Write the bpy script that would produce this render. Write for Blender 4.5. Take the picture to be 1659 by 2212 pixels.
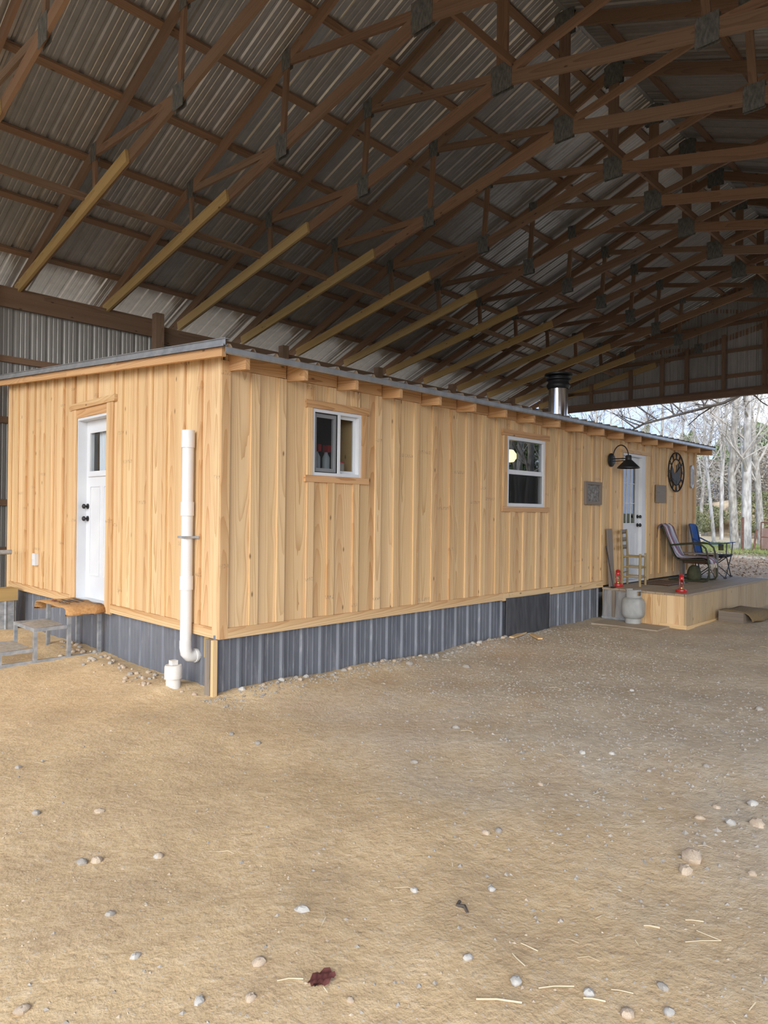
import bpy, math, random
import numpy as np
from mathutils import Vector, Matrix
sc = bpy.context.scene
for o in list(bpy.data.objects): bpy.data.objects.remove(o)
COL = sc.collection
random.seed(7); rng = np.random.default_rng(7)
PI = math.pi

# ------------------------------------------------------------------ camera
def basis(yaw, pitch, roll):
    f = Vector((math.cos(yaw)*math.cos(pitch), math.sin(yaw)*math.cos(pitch), math.sin(pitch)))
    r = Vector((math.sin(yaw), -math.cos(yaw), 0)); u = r.cross(f)
    c, s = math.cos(roll), math.sin(roll)
    return c*r+s*u, -s*r+c*u, f
cd = bpy.data.cameras.new('camera'); cam = bpy.data.objects.new('camera', cd); COL.objects.link(cam)
cr, cu, cf = basis(0.776946, 0.0013356, 0.0119397)
cam.matrix_world = Matrix(((cr.x, cu.x, -cf.x, -3.186), (cr.y, cu.y, -cf.y, -5.034), (cr.z, cu.z, -cf.z, 1.545), (0, 0, 0, 1)))
cd.sensor_fit = 'HORIZONTAL'; cd.sensor_width = 36; cd.lens = 36*1502.3/1659
cd.clip_start = 0.05; cd.clip_end = 2000
sc.camera = cam

# ------------------------------------------------------------------ light
w = bpy.data.worlds.new('sky'); sc.world = w; w.use_nodes = True
nt = w.node_tree; N = nt.nodes; L = nt.links; N.clear()
tc = N.new('ShaderNodeTexCoord'); mp = N.new('ShaderNodeMapping'); mp.inputs['Scale'].default_value = (1, 1, 2.6)
nz = N.new('ShaderNodeTexNoise'); nz.inputs['Scale'].default_value = 2.2; nz.inputs['Detail'].default_value = 6
rp = N.new('ShaderNodeValToRGB'); rp.color_ramp.elements[0].position = .40; rp.color_ramp.elements[1].position = .66
rp.color_ramp.elements[0].color = (.27, .42, .76, 1); rp.color_ramp.elements[1].color = (.74, .80, .90, 1)
bg = N.new('ShaderNodeBackground'); bg.inputs['Strength'].default_value = 1.4
wo = N.new('ShaderNodeOutputWorld')
L.new(tc.outputs['Generated'], mp.inputs['Vector']); L.new(mp.outputs['Vector'], nz.inputs['Vector'])
L.new(nz.outputs['Fac'], rp.inputs['Fac']); L.new(rp.outputs['Color'], bg.inputs['Color']); L.new(bg.outputs['Background'], wo.inputs['Surface'])
sl = bpy.data.lights.new('sun', 'SUN'); sl.energy = 3.35; sl.angle = math.radians(58); sl.color = (1.0, .95, .87)
so = bpy.data.objects.new('sun', sl); COL.objects.link(so)
so.rotation_euler = Vector((.72, .50, -.44)).to_track_quat('-Z', 'Y').to_euler()
vs = sc.view_settings; vs.view_transform = 'Standard'; vs.look = 'None'; vs.gamma = 1; vs.use_curve_mapping = False
vs.exposure = 0.66
sc.cycles.max_bounces = 8; sc.cycles.diffuse_bounces = 5; sc.cycles.transparent_max_bounces = 12

# ------------------------------------------------------------------ node helpers
class NT:
    def __init__(s, name):
        s.m = bpy.data.materials.new(name); s.m.use_nodes = True; s.t = s.m.node_tree; s.t.nodes.clear()
        s.out = s.n('OutputMaterial'); s.b = s.n('BsdfPrincipled'); s.l(s.b.outputs[0], s.out.inputs[0])
    def n(s, k, **kw):
        q = s.t.nodes.new('ShaderNode'+k)
        for a, v in kw.items(): setattr(q, a, v)
        return q
    def l(s, a, b): s.t.links.new(a, b)
    def val(s, sock, v):
        if hasattr(v, 'links') or isinstance(v, bpy.types.NodeSocket): s.l(v, sock)
        else: sock.default_value = v
    def noise(s, vec, scale, detail=3, rough=.55, dist=0):
        q = s.n('TexNoise'); q.inputs['Scale'].default_value = scale; q.inputs['Detail'].default_value = detail
        q.inputs['Roughness'].default_value = rough; q.inputs['Distortion'].default_value = dist
        if vec is not None: s.l(vec, q.inputs['Vector'])
        return q.outputs['Fac']
    def ramp(s, f, stops):
        q = s.n('ValToRGB'); e = q.color_ramp.elements
        while len(e) < len(stops): e.new(.5)
        for i, (p, c) in enumerate(stops):
            e[i].position = p; e[i].color = (c[0], c[1], c[2], 1) if hasattr(c, '__len__') else (c, c, c, 1)
        s.val(q.inputs['Fac'], f); return q.outputs['Color']
    def mix(s, f, a, b, mode='MIX'):
        q = s.n('Mix', data_type='RGBA', blend_type=mode)
        for sock, v in ((q.inputs[0], f), (q.inputs[6], a), (q.inputs[7], b)):
            if isinstance(v, bpy.types.NodeSocket): s.l(v, sock)
            elif hasattr(v, '__len__'): sock.default_value = (v[0], v[1], v[2], 1)
            else: sock.default_value = v
        return q.outputs[2]
    def math(s, op, a, b=0.0):
        q = s.n('Math', operation=op); s.val(q.inputs[0], a); s.val(q.inputs[1], b); return q.outputs[0]
    def mapping(s, vec, sc_):
        q = s.n('Mapping'); s.l(vec, q.inputs[0]); q.inputs['Scale'].default_value = sc_; return q.outputs[0]
    def bump(s, h, strength=.3, dist=.01):
        q = s.n('Bump'); q.inputs['Strength'].default_value = strength; q.inputs['Distance'].default_value = dist
        s.l(h, q.inputs['Height']); s.l(q.outputs[0], s.b.inputs['Normal'])
    def set(s, col=None, rough=None, metal=None, spec=None):
        if col is not None: s.val(s.b.inputs['Base Color'], col if isinstance(col, bpy.types.NodeSocket) else (*col, 1))
        if rough is not None: s.val(s.b.inputs['Roughness'], rough)
        if metal is not None: s.val(s.b.inputs['Metallic'], metal)
        if spec is not None: s.b.inputs['Specular IOR Level'].default_value = spec
        return s
MAT = {}
def simple(name, c1, c2, scale=6, rough=.6, metal=0., bump=0., detail=4, spec=.4, stretch=(1, 1, 1)):
    t = NT(name); v = t.mapping(t.n('TexCoord').outputs['Object'], stretch)
    f = t.noise(v, scale, detail); t.set(t.ramp(f, [(.3, c1), (.7, c2)]), rough, metal, spec)
    if bump: t.bump(f, bump, .01)
    MAT[name] = t.m; return t.m
def wood(name, light, dark, tints, ring=.55, knots=.5, rough=.62, heart=.0, stamp=False, cath=330.):
    """plain-sawn board: nested arches along the middle, straight lines at the sides (uv in metres, centred on the board)"""
    t = NT(name); uv = t.n('UVMap').outputs[0]; oi = t.n('ObjectInfo').outputs['Random']
    r2 = t.math('FRACT', t.math('MULTIPLY', oi, 17.31)); r3 = t.math('FRACT', t.math('MULTIPLY', oi, 71.7))
    off = t.n('CombineXYZ'); t.l(t.math('MULTIPLY', oi, 37.0), off.inputs[0]); t.l(t.math('MULTIPLY', r2, 91.0), off.inputs[1])
    va = t.n('VectorMath', operation='ADD'); t.l(uv, va.inputs[0]); t.l(off.outputs[0], va.inputs[1]); v = va.outputs[0]
    sp = t.n('SeparateXYZ'); t.l(uv, sp.inputs[0]); u_ = sp.outputs[0]
    wob = t.noise(t.mapping(v, (.6, 2.0, 1)), 1.0, 2); wob2 = t.noise(t.mapping(v, (2.2, 14, 1)), 1.0, 2)
    vc = t.math('ADD', sp.outputs[1], t.math('MULTIPLY', t.math('SUBTRACT', r2, .5), .14)); vc = t.math('ADD', vc, t.math('MULTIPLY', t.math('SUBTRACT', wob, .5), .10))
    ph = t.math('ADD', t.math('MULTIPLY', t.math('MULTIPLY', vc, vc), cath), t.math('MULTIPLY', u_, t.math('MULTIPLY', t.math('SUBTRACT', r3, .35), 4.5)))
    ph = t.math('ADD', ph, t.math('ADD', t.math('MULTIPLY', wob, 5.0), t.math('MULTIPLY', wob2, .9)))
    tri = t.math('FRACT', ph); rg = t.math('POWER', tri, 2.6)
    fib = t.noise(t.mapping(v, (2.5, 150, 1)), 1.0, 3); broad = t.noise(t.mapping(v, (.22, 7, 1)), 1.0, 2)
    g = t.math('MULTIPLY', t.math('MULTIPLY', rg, ring*1.5), t.math('ADD', broad, .15))
    g = t.math('ADD', g, t.math('MULTIPLY', t.math('SUBTRACT', fib, .45), .55)); g = t.math('ADD', g, t.math('MULTIPLY', t.math('SUBTRACT', broad, .5), .8))
    cl = t.n('Clamp'); t.l(g, cl.inputs[0])
    col = t.mix(cl.outputs[0], light, dark)
    if heart:
        hm = t.math('MULTIPLY', t.ramp(t.math('ABSOLUTE', vc), [(.018, 1), (.055, 0)]), t.math('MULTIPLY', t.math('GREATER_THAN', r3, .45), heart))
        col = t.mix(hm, col, tuple(c*q for c, q in zip(dark, (1.0, .82, .7))))
    col = t.mix(1.0, col, t.ramp(oi, [(i/(len(tints)-1), c) for i, c in enumerate(tints)]), 'MULTIPLY')
    if knots:
        vo = t.n('TexVoronoi', feature='F1', voronoi_dimensions='2D'); vo.inputs['Scale'].default_value = 1.0; t.l(t.mapping(v, (2.1, 5.0, 1)), vo.inputs['Vector'])
        k = t.ramp(vo.outputs['Distance'], [(.02, 1), (.065, 0)]); sel = t.math('GREATER_THAN', vo.outputs['Color'], .82-knots*.22)
        col = t.mix(t.math('MULTIPLY', t.math('MULTIPLY', k, sel), .8), col, tuple(c*.30 for c in dark))
    if stamp:
        fu = t.math('ABSOLUTE', t.math('SUBTRACT', t.math('FRACT', t.math('ADD', t.math('MULTIPLY', u_, .62), r3)), .5))
        bnd = t.math('MULTIPLY', t.math('LESS_THAN', fu, .011), t.math('GREATER_THAN', r2, .42)); ink = t.noise(t.mapping(v, (45, 75, 1)), 1.0, 3, .7)
        col = t.mix(t.math('MULTIPLY', t.math('MULTIPLY', bnd, t.ramp(ink, [(.50, 0), (.60, 1)])), .5), col, (.10, .09, .085))
    t.set(col, rough, 0, .3); t.bump(fib, .12, .004)
    MAT[name] = t.m; return t.m

PINE_T = [(1, .98, .95), (.93, .88, .80), (1.04, 1.02, 1.0), (.96, .91, .83), (1.0, .96, .88), (.88, .84, .77), (1.02, .98, .93)]
wood('pine', (.73, .540, .318), (.45, .255, .105), PINE_T, ring=.62, knots=.45, heart=.40, stamp=True)
wood('pine_orange', (.62, .385, .20), (.38, .19, .08), [(1, 1, 1), (.92, .88, .8), (1, .95, .9)], ring=.7)
wood('old_wood', (.25, .165, .108), (.10, .060, .038), [(1, 1, 1), (.78, .74, .72), (1.1, 1.0, .92), (.9, .82, .78)], ring=.4)
wood('treated', (.44, .31, .14), (.24, .15, .06), [(1, 1, 1), (.9, .9, .85), (1.05, 1, .9)], ring=.4)
wood('deck_wood', (.40, .32, .23), (.24, .18, .12), [(1, 1, 1), (.9, .9, .9), (.97, .93, .88)], ring=.35, knots=.3)
wood('weathered_pine', (.50, .38, .23), (.30, .20, .11), [(1, 1, 1), (.9, .9, .88), (1.02, .98, .9), (.84, .82, .8)], knots=.4)
wood('dusty_wood', (.40, .33, .25), (.28, .22, .16), [(1, 1, 1), (.9, .9, .9)], ring=.25, knots=.2)
wood('grey_wood', (.26, .22, .18), (.13, .105, .085), [(1, 1, 1), (.85, .82, .8)], ring=.4, knots=.2)
wood('chair_wood', (.36, .27, .13), (.20, .14, .06), [(1, 1, 1), (.9, .9, .85)], ring=.4, knots=0)
wood('lumber', (.72, .52, .28), (.5, .3, .13), [(1, 1, 1), (.95, .9, .85)], ring=.4, knots=.2)

simple('white_paint', (.60, .62, .65), (.66, .68, .70), 3, .45)
simple('vinyl', (.62, .64, .67), (.67, .69, .71), 3, .35)
simple('pvc', (.66, .66, .655), (.72, .72, .71), 5, .3)
simple('pvc_dirty', (.62, .58, .50), (.78, .76, .72), 9, .45)
simple('black_metal', (.012, .012, .013), (.025, .024, .024), 8, .45)
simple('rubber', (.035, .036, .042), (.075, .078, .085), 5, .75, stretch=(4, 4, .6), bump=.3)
simple('screen', (.010, .011, .012), (.018, .018, .02), 30, .8)
t = NT('mesh_screen'); f = t.noise(t.n('TexCoord').outputs['Object'], 30); t.set(t.ramp(f, [(.3, .02), (.7, .035)]), .8); t.b.inputs['Alpha'].default_value = .25; MAT['mesh_screen'] = t.m
simple('interior_dark', (.05, .045, .04), (.08, .07, .06), 2, .9)
simple('galv', (.28, .31, .34), (.50, .52, .54), 14, .48, .55)
simple('tread_steel', (.42, .36, .28), (.60, .56, .50), 18, .6, .1)
simple('galv_plate', (.10, .105, .10), (.24, .24, .22), 40, .55, .6, .4, stretch=(1, 1, .4))
simple('stainless', (.55, .55, .55), (.7, .7, .7), 3, .12, 1.0)
simple('rust_steel', (.10, .045, .03), (.17, .085, .06), 12, .8)
simple('red_paint', (.36, .012, .014), (.52, .02, .02), 8, .28, spec=.6)
simple('brass', (.5, .38, .16), (.6, .46, .2), 5, .3, .9)
simple('tank_paint', (.26, .27, .265), (.42, .425, .415), 7, .55, stretch=(1, 1, .6))
simple('grey_sheet', (.20, .20, .205), (.38, .37, .36), 4, .6, .2, stretch=(3, 3, .5))
simple('green_metal', (.022, .026, .012), (.05, .055, .028), 6, .5)
simple('olive_canvas', (.045, .047, .025), (.08, .08, .045), 12, .9)
simple('blue_canvas', (.012, .06, .24), (.025, .11, .36), 4, .8)
simple('dark_canvas', (.012, .016, .028), (.02, .026, .045), 6, .85)
simple('steel_grey', (.05, .052, .056), (.09, .09, .095), 7, .45, .3)
simple('carpet', (.17, .115, .055), (.26, .185, .09), 60, .95, bump=.5)
simple('doormat_brown', (.10, .055, .032), (.20, .12, .07), 18, .95, stretch=(1, 5, 1))
simple('coir', (.36, .19, .075), (.54, .31, .13), 45, .95, bump=.5)
simple('coir_dark', (.03, .03, .035), (.075, .07, .075), 20, .95)
simple('coir_red', (.14, .035, .03), (.2, .06, .045), 20, .95)
simple('curtain_cloth', (.62, .66, .74), (.78, .8, .86), 3, .9, stretch=(1, 9, .3))
simple('bark_white', (.20, .185, .165), (.56, .55, .53), 2.6, .85, stretch=(2, 2, .7))
simple('bark_grey', (.16, .145, .125), (.42, .40, .36), 5, .9, stretch=(2, 2, .7))
simple('twig', (.27, .245, .21), (.52, .49, .45), 3, .9)
simple('twig_dark', (.06, .05, .042), (.13, .11, .09), 3, .9)
simple('seed', (.05, .03, .02), (.08, .05, .035), 3, .9)
simple('pine_leaf', (.10, .15, .06), (.24, .30, .14), .35, .85)
simple('bush_leaf', (.13, .15, .07), (.28, .27, .14), .5, .9)
simple('brush_twig', (.20, .175, .14), (.40, .36, .30), .4, .95)
simple('mound', (.24, .17, .11), (.54, .45, .31), 1.6, .95, bump=.6)
simple('house_wall', (.62, .62, .58), (.72, .72, .68), .5, .8)
simple('house_roof', (.20, .20, .20), (.30, .29, .28), .5, .8)
simple('gate_brown', (.17, .105, .085), (.24, .16, .13), 3, .8)
simple('straw', (.50, .41, .26), (.68, .59, .42), 5, .8)
simple('leaf_dry', (.16, .09, .05), (.42, .30, .19), 2, .9)
simple('leaf_red', (.10, .03, .025), (.18, .06, .05), 9, .8)
simple('paper_relief', (.10, .09, .08), (.34, .32, .29), 22, .55, .3, 1.0)
simple('clock_metal', (.02, .017, .014), (.05, .042, .036), 9, .55, .5)
simple('thermo', (.32, .33, .35), (.5, .5, .5), 20, .4, .5)
simple('bottle_body', (.62, .70, .78), (.7, .76, .82), 3, .3)
simple('can_body', (.35, .30, .26), (.45, .38, .32), 14, .4)
simple('deck_dirt', (.2, .16, .12), (.3, .25, .19), 5, .9)

def steel(name, c1, c2, rough, metal, worn=None, wscale=3.0):
    t = NT(name); oc = t.n('TexCoord').outputs['Object']; oi = t.n('ObjectInfo').outputs['Random']
    f = t.noise(t.mapping(oc, (3, 3, .8)), 2.5, 4); col = t.ramp(f, [(.3, c1), (.7, c2)])
    tint = t.ramp(oi, [(0, .88), (1, 1.06)]); col = t.mix(1.0, col, tint, 'MULTIPLY')
    if worn:
        g = t.noise(t.mapping(oc, (7, 7, 1.2)), wscale, 6, .7)
        col = t.mix(t.ramp(g, [(.56, 0), (.74, .55)]), col, worn)
    t.set(col, rough, metal, .45); MAT[name] = t.m; return t.m
steel('roof_steel', (.42, .405, .38), (.50, .485, .46), .31, .65)
steel('wall_steel', (.33, .32, .295), (.41, .395, .37), .42, .3)
steel('skirt_steel', (.135, .150, .180), (.185, .20, .235), .40, .2, worn=(.36, .37, .39))
steel('cabin_roof_steel', (.40, .41, .41), (.56, .56, .55), .35, .7)
steel('drip_steel', (.30, .33, .36), (.46, .48, .50), .38, .6)

def glass_mat(name, ior, tint):
    t = NT(name); t.t.nodes.remove(t.b)
    tr = t.n('BsdfTransparent'); tr.inputs[0].default_value = (*tint, 1)
    gl = t.n('BsdfGlossy'); gl.inputs['Roughness'].default_value = .01
    fr = t.n('Fresnel'); fr.inputs[0].default_value = ior
    mx = t.n('MixShader'); t.l(t.math('MULTIPLY', fr.outputs[0], t.math('SUBTRACT', 1.0, t.n('NewGeometry').outputs['Backfacing'])), mx.inputs[0]); t.l(tr.outputs[0], mx.inputs[1]); t.l(gl.outputs[0], mx.inputs[2])
    nz_ = t.noise(t.n('TexCoord').outputs['Object'], 1.5, 1); bp = t.n('Bump'); bp.inputs['Strength'].default_value = .015
    t.l(nz_, bp.inputs['Height']); t.l(bp.outputs[0], gl.inputs['Normal']); t.l(mx.outputs[0], t.out.inputs[0]); MAT[name] = t.m
glass_mat('glass', 1.55, (.90, .92, .92)); glass_mat('glass_coated', 2.5, (.80, .82, .84)); glass_mat('lantern_glass', 1.45, (.95, .95, .95))
def emit(name, c, s):
    t = NT(name); f = t.noise(t.n('TexCoord').outputs['Object'], 2); t.set(t.ramp(f, [(0, c), (1, c)]), .5)
    t.b.inputs['Emission Color'].default_value = (*c, 1); t.b.inputs['Emission Strength'].default_value = s; MAT[name] = t.m
emit('bulb', (1.0, .72, .32), 2.2)

# striped blanket
t = NT('serape'); uv = t.n('UVMap').outputs[0]; sx = t.n('SeparateXYZ'); t.l(uv, sx.inputs[0])
cs = [(.10, .012, .03), (.55, .52, .58), (.17, .17, .33), (.62, .60, .64), (.22, .02, .07), (.07, .06, .10), (.60, .58, .62), (.20, .03, .10), (.30, .31, .46), (.64, .62, .66), (.24, .02, .05), (.10, .09, .17), (.5, .48, .52), (.17, .02, .05)]
st = t.ramp(sx.outputs[1], [(i/len(cs), c) for i, c in enumerate(cs)])
[n_ for n_ in t.t.nodes if n_.type == 'VALTORGB'][-1].color_ramp.interpolation = 'CONSTANT'
f = t.noise(t.mapping(uv, (60, 8, 1)), 3, 3); t.set(t.mix(.25, st, t.ramp(f, [(.3, .2), (.7, .7)])), .95); MAT['serape'] = t.m
simple('fringe', (.55, .5, .42), (.68, .62, .52), 20, .95)

# dirt floor: orange clay and grey gravelly dirt
t = NT('dirt'); oc = t.n('TexCoord').outputs['Object']; sp = t.n('SeparateXYZ'); t.l(oc, sp.inputs[0])
big = t.noise(oc, .42, 4, .55, .4); mid = t.noise(oc, 2.3, 6, .6); fine = t.noise(oc, 17, 9, .62); grit = t.noise(oc, 190, 3, .6); spk = t.noise(oc, 62, 2, .5)
# the clay lies towards the cabin's near end and the open end, the gravelly dirt towards the middle of the barn
ax = t.math('ADD', t.math('MULTIPLY', sp.outputs[0], .20), t.math('MULTIPLY', sp.outputs[1], -.10))
k = t.math('ADD', t.math('ADD', ax, t.math('MULTIPLY', t.math('SUBTRACT', big, .5), 1.6)), t.math('MULTIPLY', t.math('SUBTRACT', mid, .5), .6))
kf = t.ramp(k, [(.06, 0), (.55, 1)])
clay = t.ramp(fine, [(.25, (.55, .39, .22)), (.5, (.67, .495, .285)), (.75, (.74, .58, .375))])
grav = t.ramp(fine, [(.25, (.42, .36, .28)), (.5, (.55, .465, .345)), (.75, (.64, .565, .445))])
col = t.mix(kf, clay, grav)
col = t.mix(t.ramp(mid, [(.34, .40), (.58, 0)]), col, (.40, .29, .185))
col = t.mix(t.ramp(big, [(.55, 0), (.72, .35)]), col, (.58, .40, .255))
col = t.mix(t.ramp(spk, [(.64, 0), (.70, .55)]), col, (.62, .585, .52))
col = t.mix(t.ramp(spk, [(.29, .45), (.36, 0)]), col, (.25, .20, .15))
col = t.mix(t.ramp(grit, [(.34, .35), (.44, 0)]), col, (.30, .235, .17))
t.set(col, .95, 0, .12)
h = t.math('ADD', t.math('MULTIPLY', fine, .8), t.math('ADD', t.math('MULTIPLY', spk, .22), t.math('MULTIPLY', mid, .8)))
t.bump(h, .6, .03); MAT['dirt'] = t.m
# yard outside
t = NT('yard'); oc = t.n('TexCoord').outputs['Object']; sp = t.n('SeparateXYZ'); t.l(oc, sp.inputs[0])
wob = t.math('MULTIPLY', t.math('SUBTRACT', t.noise(oc, .12, 4), .5), 14)
xx = t.math('MULTIPLY', t.math('ADD', sp.outputs[0], wob), .01)
band = t.ramp(xx, [(.0, (.64, .51, .36)), (.15, (.40, .30, .19)), (.19, (.26, .19, .13)), (.25, (.30, .225, .155)), (.275, (.60, .52, .40)), (.295, (.17, .19, .08)), (.37, (.22, .23, .10)), (.43, (.52, .42, .27)), (.62, (.56, .46, .30)), (.75, (.20, .20, .09)), (1, (.22, .22, .11))])  # unseen ground at the near end made pale to bounce light under roof
lf = t.noise(oc, 7, 6, .75); col = t.mix(t.ramp(lf, [(.35, .55), (.62, 0)]), band, (.10, .065, .04)); col = t.mix(t.ramp(lf, [(.55, 0), (.72, .5)]), col, (.6, .5, .38))
t.set(col, .95, 0, .1); t.bump(lf, .5, .05); MAT['yard'] = t.m

# ------------------------------------------------------------------ mesh helpers
ORG = {}
class MB:
    def __init__(s): s.v = []; s.f = []; s.uv = []
    def add(s, verts, faces, uvs):
        b = len(s.v); s.v += [tuple(q) for q in verts]
        s.f += [tuple(b+i for i in f_) for f_ in faces]; s.uv += uvs; return s
    def box(s, lo, hi, mtx=None):
        d = [hi[i]-lo[i] for i in range(3)]; la = d.index(max(d)); o1, o2 = [i for i in range(3) if i != la]
        V = [(x, y, z) for x in (lo[0], hi[0]) for y in (lo[1], hi[1]) for z in (lo[2], hi[2])]
        F = [(0, 1, 3, 2), (4, 6, 7, 5), (0, 4, 5, 1), (2, 3, 7, 6), (0, 2, 6, 4), (1, 5, 7, 3)]
        U = []
        for f_ in F:
            end = len({V[i][la] for i in f_}) == 1
            mc = [(lo[k_]+hi[k_])/2 for k_ in range(3)]
            U.append([((V[i][o1]-mc[o1])*.35, V[i][o2]-mc[o2]) if end else (V[i][la]-mc[la], V[i][o1]-mc[o1]+V[i][o2]-mc[o2]) for i in f_])
        if mtx is not None: V = [mtx @ Vector(q) for q in V]
        return s.add(V, F, U)
    def beam(s, a, b, w_, h_, up=(0, 0, 1), ext=0.):
        a, b = Vector(a), Vector(b); x = (b-a).normalized(); u = Vector(up); y = u.cross(x).normalized(); z = x.cross(y)
        m = Matrix(((x.x, y.x, z.x, a.x), (x.y, y.y, z.y, a.y), (x.z, y.z, z.z, a.z), (0, 0, 0, 1)))
        return s.box((-ext, -w_/2, -h_/2), ((b-a).length+ext, w_/2, h_/2), m)
    def quadstrip(s, rows, closed=False, uvs=None):
        n = len(rows[0]); V = [q for r in rows for q in r]; F = []; U = []
        for i in range(len(rows)-1):
            for j in range(n if closed else n-1):
                k2 = (j+1) % n; F.append((i*n+j, i*n+k2, (i+1)*n+k2, (i+1)*n+j))
                U.append([(i/(len(rows)-1), j/max(1, n-1)), (i/(len(rows)-1), (j+1)/max(1, n-1)), ((i+1)/(len(rows)-1), (j+1)/max(1, n-1)), ((i+1)/(len(rows)-1), j/max(1, n-1))])
        return s.add(V, F, U)
    def tube(s, pts, r, n=8, cap=True, closed=False):
        P = [Vector(q) for q in pts]; m = len(P); rr = r if hasattr(r, '__len__') else [r]*m
        rows = []; ref = None
        for i, q in enumerate(P):
            if closed: d = (P[(i+1) % m]-P[i-1])
            else: d = (P[min(i+1, m-1)]-P[max(i-1, 0)])
            d.normalize()
            if ref is None: ref = Vector((0, 0, 1)) if abs(d.z) < .9 else Vector((1, 0, 0))
            a = d.cross(ref).normalized(); b = a.cross(d); ref = b
            rows.append([q+(a*math.cos(2*PI*j/n)+b*math.sin(2*PI*j/n))*rr[i] for j in range(n)])
        if closed: rows.append(rows[0])
        base = len(s.v); s.quadstrip(rows, True)
        if cap and not closed:
            s.f += [tuple(base+j for j in range(n))[::-1], tuple(base+(m-1)*n+j for j in range(n))]
            s.uv += [[(0, 0)]*n, [(0, 0)]*n]
        return s
    def lathe(s, prof, c=(0, 0, 0), n=20, axis='Z'):
        rows = []
        for r, z in prof:
            ring = []
            for j in range(n):
                a = 2*PI*j/n; q = (r*math.cos(a), r*math.sin(a), z)
                if axis == 'Y': q = (q[0], q[2], q[1])
                if axis == 'X': q = (q[2], q[0], q[1])
                ring.append((q[0]+c[0], q[1]+c[1], q[2]+c[2]))
            rows.append(ring)
        s.quadstrip(rows, True)
        return s
    def prism(s, poly, axis, a, b):
        n = len(poly)
        def P(q, t_):
            return {'Y': (q[0], t_, q[1]), 'X': (t_, q[0], q[1]), 'Z': (q[0], q[1], t_)}[axis]
        V = [P(q, a) for q in poly]+[P(q, b) for q in poly]
        F = [tuple(range(n))[::-1], tuple(range(n, 2*n))]+[(i, (i+1) % n, n+(i+1) % n, n+i) for i in range(n)]
        la = 0 if max(q[0] for q in poly)-min(q[0] for q in poly) > max(q[1] for q in poly)-min(q[1] for q in poly) else 1
        mu = [(max(q[k_] for q in poly)+min(q[k_] for q in poly))/2 for k_ in (0, 1)]; UVc = [(q[la]-mu[la], q[1-la]-mu[1-la]) for q in poly]
        U = [UVc[::-1], UVc]+[[UVc[i], UVc[(i+1) % n], (UVc[(i+1) % n][0], UVc[(i+1) % n][1]+b-a), (UVc[i][0], UVc[i][1]+b-a)] for i in range(n)]
        return s.add(V, F, U)
    def mesh(s, name, origin):
        me = bpy.data.meshes.new(name)
        me.from_pydata([(q[0]-origin[0], q[1]-origin[1], q[2]-origin[2]) for q in s.v], [], s.f)
        ul = me.uv_layers.new(name='UVMap'); flat = [c for f_ in s.uv for q in f_ for c in q]
        ul.data.foreach_set('uv', flat); return me
    def obj(s, name, mat, parent=None, smooth=0, origin=None, barn=False, kind=None):
        if origin is None:
            A = np.array(s.v); origin = tuple((A.min(0)+A.max(0))/2)
        me = s.mesh(name, origin); me.materials.append(MAT[mat])
        return link(name, me, origin, parent, smooth, barn, kind)
YAW = .012
def BP(q):
    c, s_ = math.cos(YAW), math.sin(YAW)
    return Vector((c*q[0]-s_*(q[1]-5.75), s_*q[0]+c*(q[1]-5.75)+5.75, q[2]))
def link(name, me, origin, parent=None, smooth=0, barn=False, kind=None):
    o = bpy.data.objects.new(name, me); COL.objects.link(o); ORG[o] = Vector(origin)
    if me is not None and smooth:
        me.shade_smooth()
        if smooth < 180: me.set_sharp_from_angle(angle=math.radians(smooth))
    if parent is not None:
        o.parent = parent; o.location = Vector(origin)-ORG[parent]
    elif barn:
        o.location = BP(origin); o.rotation_euler = (0, 0, YAW)
    else: o.location = origin
    if kind: o['kind'] = kind
    return o
def thing(name, label, cat, origin=(0, 0, 0), group=None, barn=False, rotz=0.):
    o = link(name, None, origin, None, 0, barn)
    if rotz: o.rotation_euler = (0, 0, rotz); ORG[o] = Vector((0, 0, 0))
    o.empty_display_size = .2
    return tag(o, label, cat, group)
def tag(o, label, cat, group=None):
    o['label'] = label; o['category'] = cat
    if group: o['group'] = group
    return o
def bx(name, lo, hi, mat, parent, **kw): return MB().box(lo, hi).obj(name, mat, parent, **kw)
def copy_tree(o, parent=None):
    c = o.copy(); COL.objects.link(c); c.parent = parent; ORG[c] = ORG[o]
    for ch in list(o.children): copy_tree(ch, c)
    return c
exec_after = []

# ------------------------------------------------------------------ ground
def gz(x, y):
    n = .012*np.sin(x*1.7+.6*y)+.010*np.sin(y*2.3-x*.8+1.)+.007*np.sin(x*4.1+y*3.3)+.005*np.sin(x*7.7-y*6.1+2.)
    berm = .05*np.exp(-((x+.22)/.22)**2)*((y > .35) & (y < 3.1))*(0.6+.4*np.sin(y*5))
    berm2 = .035*np.exp(-((y+.12)/.16)**2)*((x > .1) & (x < 4.6))*(.7+.3*np.sin(x*4))
    return n+berm+berm2
xs = np.arange(-7.5, 17.01, .075); ys = np.arange(-8.6, 7.61, .075)
X, Y = np.meshgrid(xs, ys, indexing='ij')
Z = gz(X, Y)+rng.normal(0, .0022, X.shape)
edge = np.minimum.reduce([X-xs[0], xs[-1]-X, Y-ys[0], ys[-1]-Y]); Z = Z*np.clip(edge/1.0, 0, 1)-.05*(1-np.clip(edge/1.0, 0, 1))
nx, ny = X.shape; idx = np.arange(nx*ny).reshape(nx, ny)
F = np.stack([idx[:-1, :-1], idx[1:, :-1], idx[1:, 1:], idx[:-1, 1:]], -1).reshape(-1, 4)
me = bpy.data.meshes.new('floor'); me.from_pydata(np.stack([X, Y, Z], -1).reshape(-1, 3).tolist(), [], F.tolist()); me.materials.append(MAT['dirt']); me.shade_smooth()
floor = link('floor', me, (0, 0, 0), kind='structure')
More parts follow.
